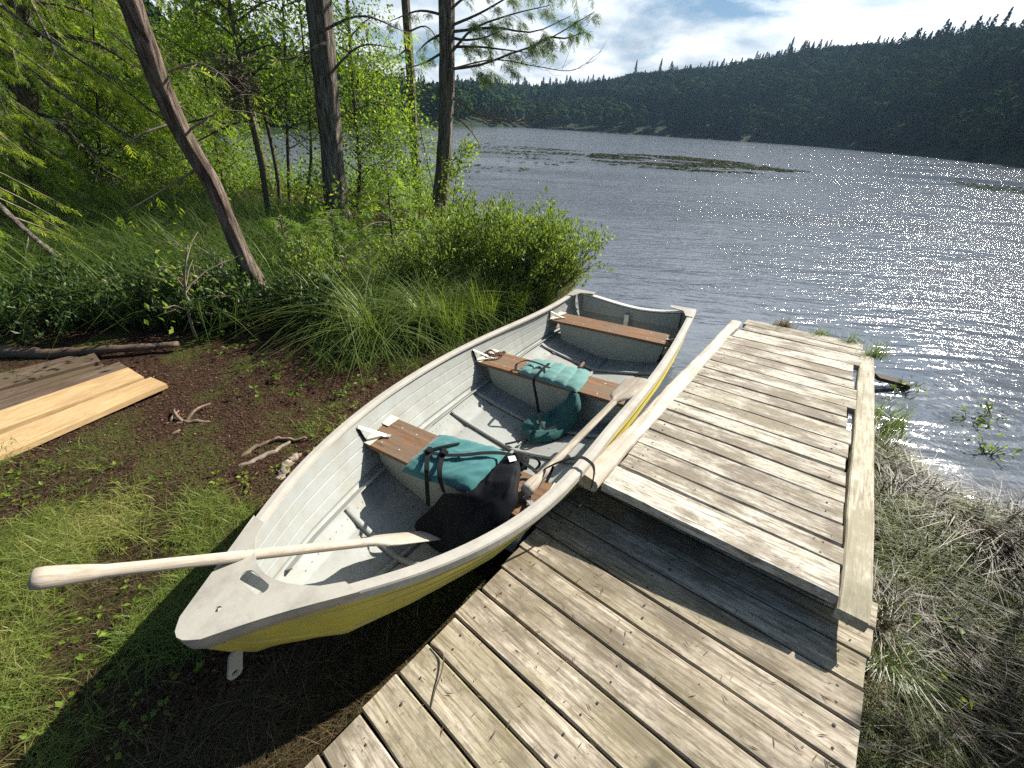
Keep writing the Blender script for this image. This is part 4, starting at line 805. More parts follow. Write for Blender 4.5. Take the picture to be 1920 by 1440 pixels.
plank_px((0, 806), (268, 706), (232, 690), (0, 768), zb + .012, .03, M['fresh'], 'lumber_board', 'fresh yellow board between the other new one and the old boards', 'board')
old = [((0, 770), (240, 690), (210, 682), (0, 748), zb + .005), ((0, 748), (200, 688), (150, 680), (0, 730), zb - .01), ((0, 728), (190, 680), (110, 682), (0, 714), zb + .01), ((0, 714), (150, 677), (80, 680), (0, 700), zb - .01)]
for k, (a, b, c, d, z) in enumerate(old):
    plank_px(a, b, c, d, z, .03, M['oldboard'], 'old_board', ['old dark board lying right beside the fresh yellow ones', 'old dark board second from the fresh yellow ones', 'old dark board third from the fresh yellow ones', 'old dark board at the far side of the board pile'][k], 'board')
def stick(ptsz, r, label, mt='stick', name='stick', branches=()):
    P_ = [atz(x, y, z) for x, y, z in ptsz]; mb = MB(); c = spline(P_, 22); c[1:-1] += rng.normal(size=(20, 3)) * .004; mb.tube(c, np.linspace(r, r * .45, 22) * (1 + .2 * rng.random(22)), 7)
    for br in branches: q = spline([atz(x, y, z) for x, y, z in br], 10); mb.tube(q, np.linspace(r * .7, r * .25, 10), 6)
    return props(mb.build(name, M[mt], loc=P_[0], smooth=True), label, 'stick')
gz0 = .25
stick([(75, 868, gz0), (140, 855, gz0 + .01), (210, 838, gz0 + .02), (270, 840, gz0 + .02), (310, 820, gz0 + .03), (338, 806, gz0 + .04)], .014, 'long brown stick lying across bare dirt below the lumber', branches=[[(270, 840, gz0 + .02), (235, 850, gz0 + .01), (205, 853, gz0)], [(90, 880, gz0), (115, 865, gz0 + .02), (160, 848, gz0 + .02)]])
stick([(312, 804, gz0), (345, 793, gz0 + .03), (400, 791, gz0 + .02)], .017, 'forked dark root piece on bare dirt right of the lumber', branches=[[(345, 793, gz0 + .03), (332, 780, gz0 + .06), (326, 768, gz0 + .05)], [(348, 792, gz0 + .03), (365, 770, gz0 + .07), (395, 756, gz0 + .05)], [(318, 800, gz0), (322, 785, gz0 + .05), (335, 770, gz0 + .05)]])
stick([(405, 908, gz0 - .01), (440, 880, gz0 + .01), (490, 858, gz0 + .02), (545, 828, gz0 + .02)], .019, 'pale grey stick lying in grass left of the boat', 'greystick')
stick([(428, 880, gz0), (470, 845, gz0 + .03), (510, 826, gz0 + .04), (575, 822, gz0 + .03)], .014, 'dark curved stick above the pale grey one near the boat', 'stick')
stick([(95, 845, gz0), (150, 822, gz0 + .02), (182, 799, gz0 + .02)], .006, 'thin twig on the dirt just below the fresh boards')
stick([(255, 1055, .22), (300, 1020, .24), (355, 985, .22)], .005, 'thin pale twig in the grass above the oar handle', 'greystick')
stick([(525, 905, gz0 - .02), (540, 870, gz0 + .02), (560, 850, gz0 + .03)], .034, 'broken pale log end beside the boat hull', 'greystick', 'log')
stick([(-80, 655, .34), (100, 662, .34), (200, 655, .36), (335, 645, .35)], .045, 'mossy fallen log in shade behind the board pile', 'oldboard', 'log')
mb = MB(); P_ = [on(812, 1212, nl, PL) + nl * .006, on(832, 1232, nl, PL) + nl * .012, on(829, 1262, nl, PL) + nl * .01, on(818, 1290, nl, PL) + nl * .005, on(808, 1330, nl, PL) + nl * .004]; mb.tube(spline(P_, 18), np.linspace(.003, .0015, 18), 5); props(mb.build('twig', M['twig'], loc=P_[0]), 'thin curved dark twig lying on the lower dock boards', 'twig')
# dead branches in front of the shade
def bare(name, label, main, Y, r, n=26, l=.35, mt='lichen'):
    P_ = spline([aty(x, y, Y + dy) for x, y, dy in main], 16); mb = MB(); mb.tube(P_, np.linspace(r, r * .3, 16), 5)
    for k in range(n):
        i = rng.integers(3, 16); d = unit(unit(P_[min(i + 1, 15)] - P_[i - 1]) + rng.normal(size=3) * .7); e = P_[i] + d * l * rng.uniform(.3, 1); mb.tube([P_[i], (P_[i] + e) / 2 + rng.normal(size=3) * .03, e], [r * .3, r * .2, .001], 3, cap=False)
        for _ in range(2): q = P_[i] + (e - P_[i]) * rng.uniform(.3, .9); mb.tube([q, q + unit(d + rng.normal(size=3) * .8) * l * .3], [.0018, .0008], 3, cap=False)
    g_ = P_[0]; return props(mb.build(name, M[mt], loc=g_), label, 'branch')
bare('dead_branch', 'bare pale dead branch reaching left in front of the dark shade', [(425, 520, .0), (360, 518, 0), (285, 540, -.1), (200, 552, -.15), (90, 548, -.2)], 3.3, .012, 34, .3)
bare('dead_branch', 'bare grey dead branch just left of the leaning trunk base', [(445, 545, 0), (410, 500, 0), (385, 470, 0), (370, 520, -.1)], 3.3, .006, 16, .25)

# ------------------------------------------------------------------ trees
def trunk_px(pts, Y0, top=2.2, yl=0.0):
    """trunk path from image-direction points, kept near depth Y0, extended upward"""
    P_ = [aty(x, y, Y0 + yl * k / len(pts)) for k, (x, y) in enumerate(pts)]; d = unit(P_[-1] - P_[-2]); P_ = [P_[0] - [0, 0, .25]] + P_ + [P_[-1] + d * top]; return np.array(P_)
def rp(wpx, Y, y): return wpx / 2 / F_ * Y / .82
T = Tree(); p_ = trunk_px([(512, 590), (490, 545), (455, 480), (390, 330), (330, 230), (290, 130), (245, 0)], 3.5, 4, -.4)
T.conifer(p_, [.105, .08, .078, .078, .074, .068, .04], 3.9, 18, 1.2, .15, 1.6)
for pts in ([(300, 140), (380, 120), (430, 150)], [(345, 250), (400, 215), (460, 170)], [(330, 230), (270, 250), (200, 300)], [(380, 310), (300, 360), (230, 400)]):
    T.bough([aty(x, y, 3.35 - .15 * i) for i, (x, y) in enumerate(pts)], .010, .5, .13)
T.build('cedar_tree', aty(512, 590, 3.5), 'slanting cedar with reddish bark, trunk leaning left over the grass', 'tree', M['bark2'], M['cedar'])
T = Tree(); p_ = trunk_px([(638, 440), (632, 380), (620, 250), (608, 120), (597, 0)], 6.7, 3.5)
T.conifer(p_, [.30, .21, .20, .195, .19, .17, .07], 5.4, 14, 2.0, .18, 1.5)
for pts in ([(608, 150), (680, 85), (740, 90)], [(612, 80), (540, 110), (470, 100)], [(600, 60), (680, 30), (760, 60)]):
    T.bough([aty(x, y, 6.5 - .2 * i) for i, (x, y) in enumerate(pts)], .02, .8, .22)
T.build('cedar_tree', aty(638, 440, 6.7), 'thick straight grey cedar trunk at the left centre', 'tree', M['bark'], M['cedar'])
T = Tree(); p_ = trunk_px([(824, 412), (830, 330), (835, 250), (838, 120), (837, 0)], 8.0, 3)
T.conifer(p_, [.24, .175, .16, .155, .15, .14, .06], 4.3, 34, 1.9, .18, 1.4)
for pts, fo in (([(842, 130), (900, 122), (960, 100), (1020, 78), (1085, 40), (1115, 22)], 1.0), ([(842, 88), (900, 88), (935, 92), (1000, 100)], .7), ([(842, 50), (900, 25), (960, -10), (1010, -40)], .9), ([(845, 60), (930, 52), (1000, 60), (1070, 30)], .8), ([(836, 95), (790, 120), (750, 130)], .6), ([(838, 30), (790, 20), (730, 40)], .8), ([(846, 100), (880, 60), (950, 30), (1030, 10)], 1.0), ([(842, 20), (880, -10), (930, -20)], 1.0), ([(843, 70), (870, 75), (910, 70), (945, 55)], 1.0), ([(990, 95), (1030, 70), (1060, 72), (1095, 60)], 1.0), ([(835, 60), (800, 80), (780, 100)], .9)):
    T.bough([aty(x, y, 8.0 - .12 * i) for i, (x, y) in enumerate(pts)], .022, fo * 5, .14, start=.1, tw=.55)
deads = []
def dead_bough(pts, Y, r, n, l, mb):
    P_ = spline([aty(x, y, Y - .1 * i) for i, (x, y) in enumerate(pts)], 20); mb.tube(P_, np.linspace(r, r * .25, 20), 5)
    for k in range(n):
        i = rng.integers(3, 19); tn = unit(P_[i + 1] - P_[i - 1]); d = unit(tn * .8 + rng.normal(size=3) * .45 + [0, 0, rng.choice([-.5, .7])]); ll = l * rng.uniform(.3, 1)
        q = [P_[i], P_[i] + d * ll * .5, P_[i] + d * ll + [0, 0, .25 * ll]]; mb.tube(spline(q, 6), np.linspace(r * .25, .0015, 6), 3, cap=False)
for a in (([(845, 180), (872, 200), (905, 218), (945, 226), (1010, 222), (1040, 205)], 8.0, .022, 34, .45), ([(845, 212), (870, 232), (892, 258), (902, 276)], 8.0, .018, 12, .3), ([(842, 130), (930, 112), (1010, 125), (1080, 130), (1128, 95)], 7.9, .012, 22, .4), ([(830, 165), (800, 175), (765, 165)], 8.0, .012, 14, .35), ([(770, 140), (740, 150), (720, 138)], 9.9, .012, 14, .4), ([(775, 190), (740, 200), (700, 190)], 9.9, .012, 14, .4)): deads.append(MB()); dead_bough(*a, deads[-1])
ct_ = T.build('cedar_tree', aty(824, 412, 8.0), 'cedar at the water edge with long boughs and dead branches reaching over the lake', 'tree', M['bark'], M['cedar_b'])
for i_ in (0, 1, 2, 3): deads[i_].build('dead_limb', M['lichen'], ct_)
T = Tree(); p_ = trunk_px([(786, 375), (778, 280), (768, 110), (760, 0)], 10.2, 4)
T.conifer(p_, [.14, .115, .105, .09, .06], 4.2, 34, 1.5, .18, 1.4)
for pts in ([(766, 90), (730, 110), (700, 90)], [(765, 60), (800, 50), (830, 90)]): T.bough([aty(x, y, 10.1 - .1 * i) for i, (x, y) in enumerate(pts)], .02, .8, .2)
ct2 = T.build('cedar_tree', aty(786, 375, 10.2), 'slender cedar just left of the one with dead branches', 'tree', M['bark'], M['cedar_b'])
for i_ in (4, 5): deads[i_].build('dead_limb', M['lichen'], ct2)
T = Tree(); p_ = trunk_px([(58, 392), (50, 250), (38, 120), (25, 0)], 7.0, 4)
T.conifer(p_, [.22, .2, .18, .16, .08], 1.3, 110, 2.6, .14, 1.6, droop=.75)
T.build('cedar_tree', aty(58, 392, 7.0), 'cedar at the far left with drooping green sprays', 'tree', M['bark'], M['cedar'])
# leafy branches of cedars standing left of the frame
T = Tree(); b_ = np.array([-6.6, 4.3, .25]); T.conifer([b_ - [0, 0, .2], b_ + [0, 0, 2.5], b_ + [.1, .1, 6.5]], [.2, .17, .07], 1.5, 85, 2.9, .11, 1.7, az0=80, azs=60, droop=.75, rise=.15)
T.build('cedar_tree', b_, 'cedar outside the left edge whose yellow-green sprays hang into view', 'tree', M['bark'], M['cedar'])
T = Tree(); b_ = np.array([-8.4, 8.6, .25]); T.conifer([b_ - [0, 0, .2], b_ + [0, 0, 3.5], b_ + [.1, .1, 9]], [.2, .17, .07], .8, 100, 2.4, .2, 1.5, droop=.6)
T.build('cedar_tree', b_, 'dense cedar behind the left grass, between the far-left and leaning trunks', 'tree', M['bark'], M['cedar'])
T = Tree(); b_ = np.array([-6.0, 10.4, .25]); T.conifer([b_ - [0, 0, .2], b_ + [0, 0, 3.5], b_ + [.1, .1, 8]], [.14, .12, .05], 2.6, 60, 1.8, .18, 1.0, droop=.5)
T.build('cedar_tree', b_, 'cedar in the background between the leaning trunk and the thick trunk', 'tree', M['bark'], M['cedar_b'])
# saplings with broad leaves
def sap(pts, Y, r, nb, L0, nl_, label, top=1.5, tf=.25, size=.056, sp=.14, cm='leaf', extra=None):
    T = Tree(); p_ = trunk_px(pts, Y, top); T.sapling(p_, r, tf, nb, L0, nl_, size, sp); o = T.build('alder_sapling', aty(*pts[0], Y), label, 'sapling', M['twig'], M[cm], 'thin saplings between the leaning and thick trunks')
    return o
s1 = sap([(508, 420), (488, 300), (465, 200), (445, 90)], 6.3, .045, 22, .9, 1000, 'thin dark sapling carrying a round black clump of twigs', .8, .55)
sap([(530, 425), (520, 330), (492, 200), (455, 80)], 7.0, .035, 24, .9, 2200, 'thin sapling between the twig-clump sapling and the straight slim one', .8, .4)
sap([(548, 420), (540, 300), (536, 150), (530, 0)], 7.6, .03, 26, .9, 2400, 'straight slim sapling midway between the leaning and thick trunks', .8, .35)
sap([(572, 425), (583, 300), (575, 150), (560, 0)], 8.2, .03, 28, 1.0, 3000, 'slim sapling right against the left side of the thick trunk', .8, .35)
sap([(668, 430), (675, 330), (665, 200), (655, 60)], 8.6, .04, 46, 1.2, 7500, 'bright leafy sapling right behind the thick cedar trunk', 1.5, .15)
sap([(715, 425), (718, 350), (712, 260), (700, 160)], 9.3, .03, 40, 1.1, 6500, 'bright leafy sapling between the thick trunk and the slender cedar', .8, .1)
sap([(810, 420), (815, 370), (800, 300), (790, 250)], 8.3, .015, 16, .5, 1100, 'small leafy shrub stem at the foot of the waterside cedar', .3, .1, .06, .1)
sap([(848, 415), (852, 360), (858, 320), (862, 300)], 7.7, .012, 14, .35, 700, 'small yellow-green sprout right of the waterside cedar trunk', .2, .1, .06, .08)
sap([(430, 430), (420, 350), (400, 250), (385, 150)], 8.8, .03, 46, 1.2, 9000, 'leafy sapling seen through the gap right of the leaning trunk', 1.5, .2)
sap([(350, 430), (340, 350), (330, 300), (325, 200)], 9.5, .03, 46, 1.3, 9000, 'leafy sapling behind the leaning trunk near the water gap', 1.2, .15)
sap([(200, 430), (190, 330), (185, 250), (180, 150)], 8.0, .03, 48, 1.4, 9000, 'leafy sapling in the left background above the tall grass', 1.2, .12)
# black twig clump
mb = MB(); c0 = aty(437, 165, 5.9)
for k in range(950):
    d = rdir(1)[0]; d[2] = abs(d[2]) * .9 + d[2] * .3; p = c0 + rdir(1)[0] * rng.uniform(0, .2)**.8 * [1.1, 1, 1.5]; mb.tube([p, p + unit(d + rng.normal(size=3) * .4) * rng.uniform(.06, .16)], [.005, .0015], 3, cap=False)
for q in ([(345, 232), (400, 215), (430, 190)], [(370, 265), (420, 240), (450, 228)]): mb.tube(spline([aty(x, y, 6.2) for x, y in q], 8), np.linspace(.008, .014, 8), 4)
mb.build('twig_clump', M['twig'], s1)
T = Tree(); T.sapling([aty(370, 640, 2.9) - [0, 0, .1], aty(370, 640, 2.9), aty(352, 580, 2.9), aty(346, 520, 2.9), aty(352, 460, 2.9)], .014, .3, 10, .4, 160, .04, .06)
T.build('birch_sapling', aty(370, 640, 2.9), 'tiny pale-barked sapling in the shade left of the leaning trunk', 'sapling', M['lichen'], M['leaf'])
# young firs
def fir(base, h, L0, label, n=38, size=.15):
    T = Tree(); b = np.array(base); T.b.tube([b - [0, 0, .1], b + [0, 0, h * .5], b + [.02, 0, h]], [.022, .015, .004], 6)
    for k in range(n):
        t = (k + .5) / n; z = h * (.06 + .9 * t); a = k * 2.4 + rng.uniform(-.4, .4); l = L0 * (1 - t)**.75 * rng.uniform(.75, 1.1) + .05; d = np.array([math.sin(a), math.cos(a), 0]); p = b + [0, 0, z]
        T.bough([p, p + d * l * .5 + [0, 0, .08 * l], p + d * l + [0, 0, .0]], .006, 1.15, size, FAN_FIR, start=.05)
    T.build('young_fir', b, label, 'young fir', M['twig'], M['fir'], 'young firs round the cedar trunks')
fir(atz(742, 505, .3), 1.15, .95, 'larger bright green young fir between the thick trunk and waterside cedar')
fir(atz(640, 520, .3), .75, .8, 'low spreading young fir in front of the thick trunk', 30)
fir(atz(830, 480, .3), .7, .6, 'small young fir at the foot of the waterside cedar', 24)
fir(atz(545, 500, .3), .6, .6, 'small young fir right of the leaning trunk', 22)
# shrubs (sweet gale) on the bank
def shrub(base, h, w_, n, nleaf, label, lean=(0, 0), size=.045, cm='gale'):
    T = Tree(); b = np.array(base); ends = []
    for k in range(n):
        a = rng.uniform(0, 2 * np.pi); r = w_ * rng.uniform(.1, 1); e = b + [math.sin(a) * r + lean[0] * h, math.cos(a) * r + lean[1] * h, h * rng.uniform(.6, 1.1) * (1 - .3 * r / w_)]; m_ = b + (e - b) * .5 + rng.normal(size=3) * .04; s0 = b + rng.normal(size=3) * [.06, .06, 0]
        c = spline([s0, m_, e], 8); T.b.tube(c, np.linspace(.006, .0015, 8), 4, cap=False)
        for _ in range(6):
            i = rng.integers(2, 8); e2 = c[i] + unit(unit(e - b) + rng.normal(size=3) * .6) * h * .25; T.b.tube([c[i], e2], [.0022, .001], 3, cap=False); ends += [c[i] + (e2 - c[i]) * u_ for u_ in (.4, .7, 1)]
    ends = np.array(ends); i = rng.integers(0, len(ends), nleaf); p = ends[i] + rng.normal(size=(nleaf, 3)) * .022; D = rdir(nleaf) * .7 + [0, 0, .8]
    stamp(T.c, LEAF * [1, .75, 1], p, D, rdir(nleaf), size * rng.uniform(.6, 1.2, nleaf), rng.normal(.5, .25, nleaf)); T.build('bank_shrub', b, label, 'shrub', M['twig'], M[cm], 'leafy shrubs along the bank')
for q, h, w_, n, nlf, lab, ln in (((1030, 556), .75, .4, 46, 2300, 'shrub leaning out over the water nearest the boat stern', (.22, .0)), ((985, 560), .85, .45, 44, 4200, 'leafy shrub second from the water beside the boat stern', (.1, 0)), ((925, 552), .85, .5, 44, 4600, 'dense low shrub midway between the stern and waterside cedar', (.05, 0)), ((870, 530), .85, .5, 40, 4400, 'leafy shrub just below the waterside cedar', (0, 0)), ((940, 475), .6, .45, 36, 3000, 'shrub at the water edge behind the other bank shrubs', (.1, .0)), ((1000, 490), .6, .4, 30, 2400, 'small shrub between the leaning one and the water', (.2, .1)),
                                ((800, 560), .6, .5, 36, 3200, 'leafy shrub right of the big sedge clump', (0, 0)), ((600, 570), .5, .45, 26, 1800, 'dark low shrub between leaning trunk and sedge clump', (0, 0))):
    shrub(atz(*q, .28), h, w_, n, nlf, lab, ln)
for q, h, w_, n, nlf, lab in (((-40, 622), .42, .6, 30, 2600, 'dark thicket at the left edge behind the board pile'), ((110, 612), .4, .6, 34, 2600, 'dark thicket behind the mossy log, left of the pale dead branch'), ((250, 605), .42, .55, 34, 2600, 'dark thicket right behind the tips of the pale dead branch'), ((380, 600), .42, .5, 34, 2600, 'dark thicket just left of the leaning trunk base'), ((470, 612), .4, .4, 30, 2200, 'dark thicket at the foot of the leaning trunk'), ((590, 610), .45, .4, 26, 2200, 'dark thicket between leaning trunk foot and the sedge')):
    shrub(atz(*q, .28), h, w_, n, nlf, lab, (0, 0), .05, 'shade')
# sedge tussocks
def tussock(base, n, h, spread, label, cm='sedge', bend=(.35, 1.8), wd=.008, name='sedge_clump'):
    n = int(n * .75)
    mb = MB(); b = np.array(base); a = rng.uniform(0, 2 * np.pi, n); r = spread * np.sqrt(rng.random(n)); P_ = b + np.stack([np.cos(a) * r, np.sin(a) * r, 0 * r], 1)
    hh_ = h * rng.uniform(.35, 1.15, n); bb_ = rng.uniform(*bend, n); aa_ = a + rng.normal(size=n) * 1.0; ok = np.ones(n, bool)
    for u_ in (0, .5, .8, 1.0):   # no blade grows through the hull
        q = (P_ + np.stack([np.cos(aa_), np.sin(aa_), 0 * aa_], 1) * (hh_ * bb_ * u_)[:, None] - BW([0, 0, 0])); qa, qb = q @ bf / KS, q @ bs / KS; ok &= ~((qa > 0) & (qa < 3.55) & (qb > -gl(np.clip(qa, 0, 3.5)) - .02) & (qb < gr(np.clip(qa, 0, 3.5)) + .02))
    P_, hh_, bb_, aa_ = P_[ok], hh_[ok], bb_[ok], aa_[ok]; blades(mb, P_, hh_, bb_, wd, 6, az_=aa_); return props(mb.build(name, M[cm], loc=b, tint=True), label, 'grass clump', 'arching sedge clumps on the bank')
for q, n, h, s_, lab in (((705, 640), 430, .8, .13, 'largest arching sedge clump, left of the boat middle'), ((800, 615), 620, .7, .14, 'arching sedge clump right of the largest one, near the boat'), ((640, 610), 420, .7, .12, 'arching sedge clump left of the largest one'), ((870, 590), 420, .55, .12, 'sedge clump against the boat below the shrubs'), ((940, 565), 320, .5, .1, 'sedge clump near the boat stern'), ((735, 560), 500, .8, .15, 'sedge clump behind the largest one')):
    tussock(atz(*q, .27), n, h, s_, lab)
for q, n, h, s_, lab in (((845, 628), 420, .5, .13, 'upright bright grass against the hull below the shrubs'), ((905, 607), 420, .5, .12, 'upright bright grass against the hull, midway along the shrubs'), ((965, 585), 360, .45, .11, 'upright bright grass against the hull near the stern'), ((1020, 566), 300, .4, .1, 'last upright grass before the water at the stern')):
    tussock(atz(*q, .26), n, h, s_, lab, 'gale', (.1, .7), .006, 'grass_clump')
for q, n, h, lab in (((330, 500), 900, .7, 'soft pale grass mound behind the leaning trunk'), ((200, 470), 700, .7, 'soft tall grass mound in the left background'), ((60, 450), 700, .7, 'soft tall grass mound at the far left below the cedar')):
    tussock(atz(*q, .3), n, h, .4, lab, 'grass', (.8, 1.5), .008, 'grass_mound')
tussock(atz(1625, 1165, .42), 150, .2, .05, 'dry grass clump bending over the near end of the right ramp rail', 'dry', (.8, 2.2), .003, 'grass_clump')
tussock(atz(1650, 1235, .38), 200, .2, .06, 'green and dry grass clump leaning onto the lower dock at its right edge', 'sedge', (.8, 2.0), .003, 'grass_clump')
tussock(atz(868, 1098, .28), 260, .17, .05, 'yellow-green tuft poking up between hull and lower dock edge', 'grass', (.2, 1.4), .003, 'grass_clump')
# grasses nobody could count
mb = MB(); q = region([(-60, 620), (-60, 400), (420, 395), (600, 430), (560, 560), (400, 620)], 15000, .3); k_ = fbm(q[:, 0] * .9, q[:, 1] * .9) > .36; q = q[k_]; blades(mb, on_ground(q[:, 0], q[:, 1]), rng.uniform(.35, .85, len(q)), rng.uniform(.4, 1.4, len(q)), .009, 4)
q = region([(560, 560), (600, 430), (880, 410), (1060, 480), (1060, 560), (950, 610), (760, 700), (600, 700)], 9000, .28); blades(mb, on_ground(q[:, 0], q[:, 1]), rng.uniform(.12, .4, len(q)), rng.uniform(.3, 1.3, len(q)), .006, 4)
props(mb.build('tall_grass', M['meadow'], tint=True), 'tall soft grass under the trees and along the bank', 'grass', kind='stuff')
mb = MB()
q = region([(-100, 870), (150, 850), (430, 900), (560, 800), (700, 730), (650, 900), (900, 1090), (560, 1440), (560, 1600), (-300, 1600)], 90000, .23); f = fbm(q[:, 0] * 2.6 + 3, q[:, 1] * 2.6, 4); gx = np.clip((f - .455) / .10, 0, 1); near = np.clip((1.55 - q[:, 1]) / .5, .12, 1); keep = rng.random(len(q)) < gx * near
q = q[keep]; blades(mb, on_ground(q[:, 0], q[:, 1]), rng.uniform(.015, .10, len(q)) * (.4 + 1.2 * fbm(q[:, 0] * 5, q[:, 1] * 5, 2)) * (1 + .5 * (rng.random(len(q)) > .9)), rng.uniform(.6, 1.9, len(q)), .003, 3, tint=rng.normal(.45, .2, len(q)) + .9 * (fbm(q[:, 0] * 1.7, q[:, 1] * 1.7 + 8, 3) - .5))
q = region([(1640, 720), (1700, 760), (1760, 900), (1920, 960), (2300, 1000), (2100, 1700), (1560, 1600), (1600, 1440), (1636, 1180)], 60000, .32); f = fbm(q[:, 0] * 3.5, q[:, 1] * 3.5); q = q[f > .45]; P_ = on_ground(q[:, 0], q[:, 1]); blades(mb, P_, rng.uniform(.03, .15, len(q)), rng.uniform(.5, 1.6, len(q)), .003, 3)
props(mb.build('short_grass', M['grass'], tint=True), 'short green grass round the boat bow and dock', 'grass', kind='stuff')
mb = MB()
q = region([(300, 1440), (560, 1250), (880, 1075), (905, 1110), (740, 1270), (560, 1440), (480, 1560), (200, 1560)], 7000, .23); blades(mb, on_ground(q[:, 0], q[:, 1]), rng.uniform(.03, .10, len(q)), rng.uniform(.9, 2.4, len(q)), .0025, 4)
q = region([(1640, 730), (1690, 760), (1760, 900), (1920, 950), (2300, 1000), (2100, 1700), (1560, 1600), (1600, 1440), (1636, 1180)], 11000, .32); f = fbm(q[:, 0] * 4, q[:, 1] * 4 + 3, 3); q = q[rng.random(len(q)) < np.clip((f - .3) * 3.2, .1, 1)]; P_ = on_ground(q[:, 0], q[:, 1]); n = len(q)
blades(mb, P_, rng.uniform(.04, .28, n)**1.0, rng.uniform(.5, 2.6, n), rng.uniform(.002, .0065, n), 5, az_=fbm(q[:, 0] * 2.2, q[:, 1] * 2.2, 3) * 14 + rng.normal(size=n) * .7, tint=rng.beta(1.1, 3.2, n) + .8 * (fbm(q[:, 0] * 3, q[:, 1] * 3 + 20, 3) - .45))
q = region([(0, 900), (300, 900), (500, 1000), (300, 1440), (0, 1440)], 5000, .23); blades(mb, on_ground(q[:, 0], q[:, 1]), rng.uniform(.02, .07, len(q)), rng.uniform(1.2, 2.5, len(q)), .002, 3)
props(mb.build('dry_grass', M['dry'], tint=True), 'matted dry straw grass along the dock edges', 'dry grass', kind='stuff')
mb = MB(); q = region([(-100, 1000), (-100, 760), (300, 700), (620, 640), (800, 690), (650, 820), (500, 950), (560, 1440), (-200, 1440)], 26000, .24); n = len(q); P_ = on_ground(q[:, 0], q[:, 1]) + [0, 0, .004]; D = rdir(n); D[:, 2] *= .25
stamp(mb, LEAF * [1, .8, 1], P_, D, np.array([0, 0, 1]) + rng.normal(size=(n, 3)) * .35, rng.uniform(.006, .02, n), rng.beta(1.4, 3, n)); q = region([(1640, 730), (1690, 760), (1760, 900), (1920, 950), (2300, 1000), (2100, 1700), (1560, 1600), (1600, 1440), (1636, 1180)], 9000, .33); n = len(q); D = rdir(n); D[:, 2] *= .5; stamp(mb, LEAF * [1, .7, 1], on_ground(q[:, 0], q[:, 1]) + np.array([0, 0, .02]) * rng.random((n, 1)) * 3, D, np.array([0, 0, 1]) + rng.normal(size=(n, 3)) * .6, rng.uniform(.008, .03, n), rng.beta(1.4, 3, n))
props(mb.build('leaf_litter', M['litter'], tint=True), 'brown needles and bark chips on bare dirt', 'litter', kind='stuff')
mb = MB(); q = region([(-100, 900), (150, 880), (430, 900), (560, 860), (620, 760), (700, 720), (560, 1000), (300, 1440), (-200, 1440)], 260, .24); n = len(q)
for rep in range(5): D = rdir(n); D[:, 2] = abs(D[:, 2]) * .4; stamp(mb, LEAF, on_ground(q[:, 0], q[:, 1]) + np.array([0, 0, .015]) + D * .008, D, np.array([0, 0, 1]) + rng.normal(size=(n, 3)) * .3, rng.uniform(.012, .03, n), rng.normal(.6, .2, n))
q = region([(380, 640), (600, 560), (760, 700), (620, 760), (450, 760)], 150, .26); n = len(q)
for rep in range(5): D = rdir(n); D[:, 2] = abs(D[:, 2]) * .4; stamp(mb, LEAF, on_ground(q[:, 0], q[:, 1]) + np.array([0, 0, .04]) + D * .01, D, np.array([0, 0, 1]) + rng.normal(size=(n, 3)) * .3, rng.uniform(.015, .04, n), rng.normal(.3, .2, n))
q = region([(-200, 470), (-100, 300), (300, 318), (700, 318), (860, 390), (760, 470), (600, 500), (400, 420), (200, 400)], 16000, .28); f = fbm(q[:, 0] * 1.3, q[:, 1] * 1.3, 3); q = q[f > .42]; n = len(q); hq = rng.uniform(.05, .75, n) * np.clip((fbm(q[:, 0] * 1.3, q[:, 1] * 1.3, 3) - .38) * 5, .2, 1.2)
for rep in range(3): D = rdir(n); stamp(mb, LEAF, on_ground(q[:, 0], q[:, 1]) + np.stack([0 * hq, 0 * hq, hq], 1) + D * .03, D, np.array([0, 0, 1]) + rng.normal(size=(n, 3)) * .6, rng.uniform(.04, .08, n), rng.normal(.45, .22, n))
props(mb.build('ground_cover', M['leaf'], tint=True), 'small broad-leaved weeds dotted through the grass', 'weeds', kind='stuff')
mb = MB(); q = region([(1636, 800), (1680, 800), (1720, 900), (1790, 1000), (1700, 1200), (1636, 1400), (1636, 1150)], 16000, .32); blades(mb, on_ground(q[:, 0], q[:, 1]), rng.uniform(.015, .06, len(q)), rng.uniform(.3, 1.2, len(q)), .004, 2)
props(mb.build('moss', M['moss'], tint=True), 'orange and green moss cushions along the right rail of the ramp', 'moss', kind='stuff')
# tufts on the far end of the ramp, water plants
def at_ramp(x, y, z=.0): return PU + np.array([x, y, z]) @ np.stack([f1, f2, nu])
for xy, n, h, lab, cm in (((-.55, 2.83), 260, .10, 'mossy grass tuft with tall stems at the left of the ramp far end', 'moss'), ((-.28, 2.80), 200, .09, 'grass tuft at the middle of the ramp far end', 'sedge'), ((-.06, 2.78), 160, .10, 'thin grass tuft at the right corner of the ramp far end', 'sedge'), ((.09, 2.58), 160, .16, 'green grass tuft at the far end of the right ramp rail', 'sedge')):
    mb = MB(); c = at_ramp(*xy, -.03); P_ = c + rng.normal(size=(n, 3)) * [.045, .02, .004]; blades(mb, P_, h * rng.uniform(.4, 1.3, n), rng.uniform(.2, 1, n), .003, 3); blades(mb, c + rng.normal(size=(12, 3)) * [.03, .015, 0], h * rng.uniform(1.2, 2.2, 12), rng.uniform(.1, .5, 12), .003, 4); props(mb.build('grass_tuft', M[cm], loc=c, tint=True), lab, 'grass tuft', 'tufts on the ramp')
mb = MB(); p0 = atz(1642, 706, .28); p1 = atz(1702, 722, .2); mb.ribbon([p0, p1], [0, 1, .1], .07, .015); props(mb.build('sunken_board', M['under'], loc=p0), 'dark wet board sticking out into the water right of the ramp', 'board')
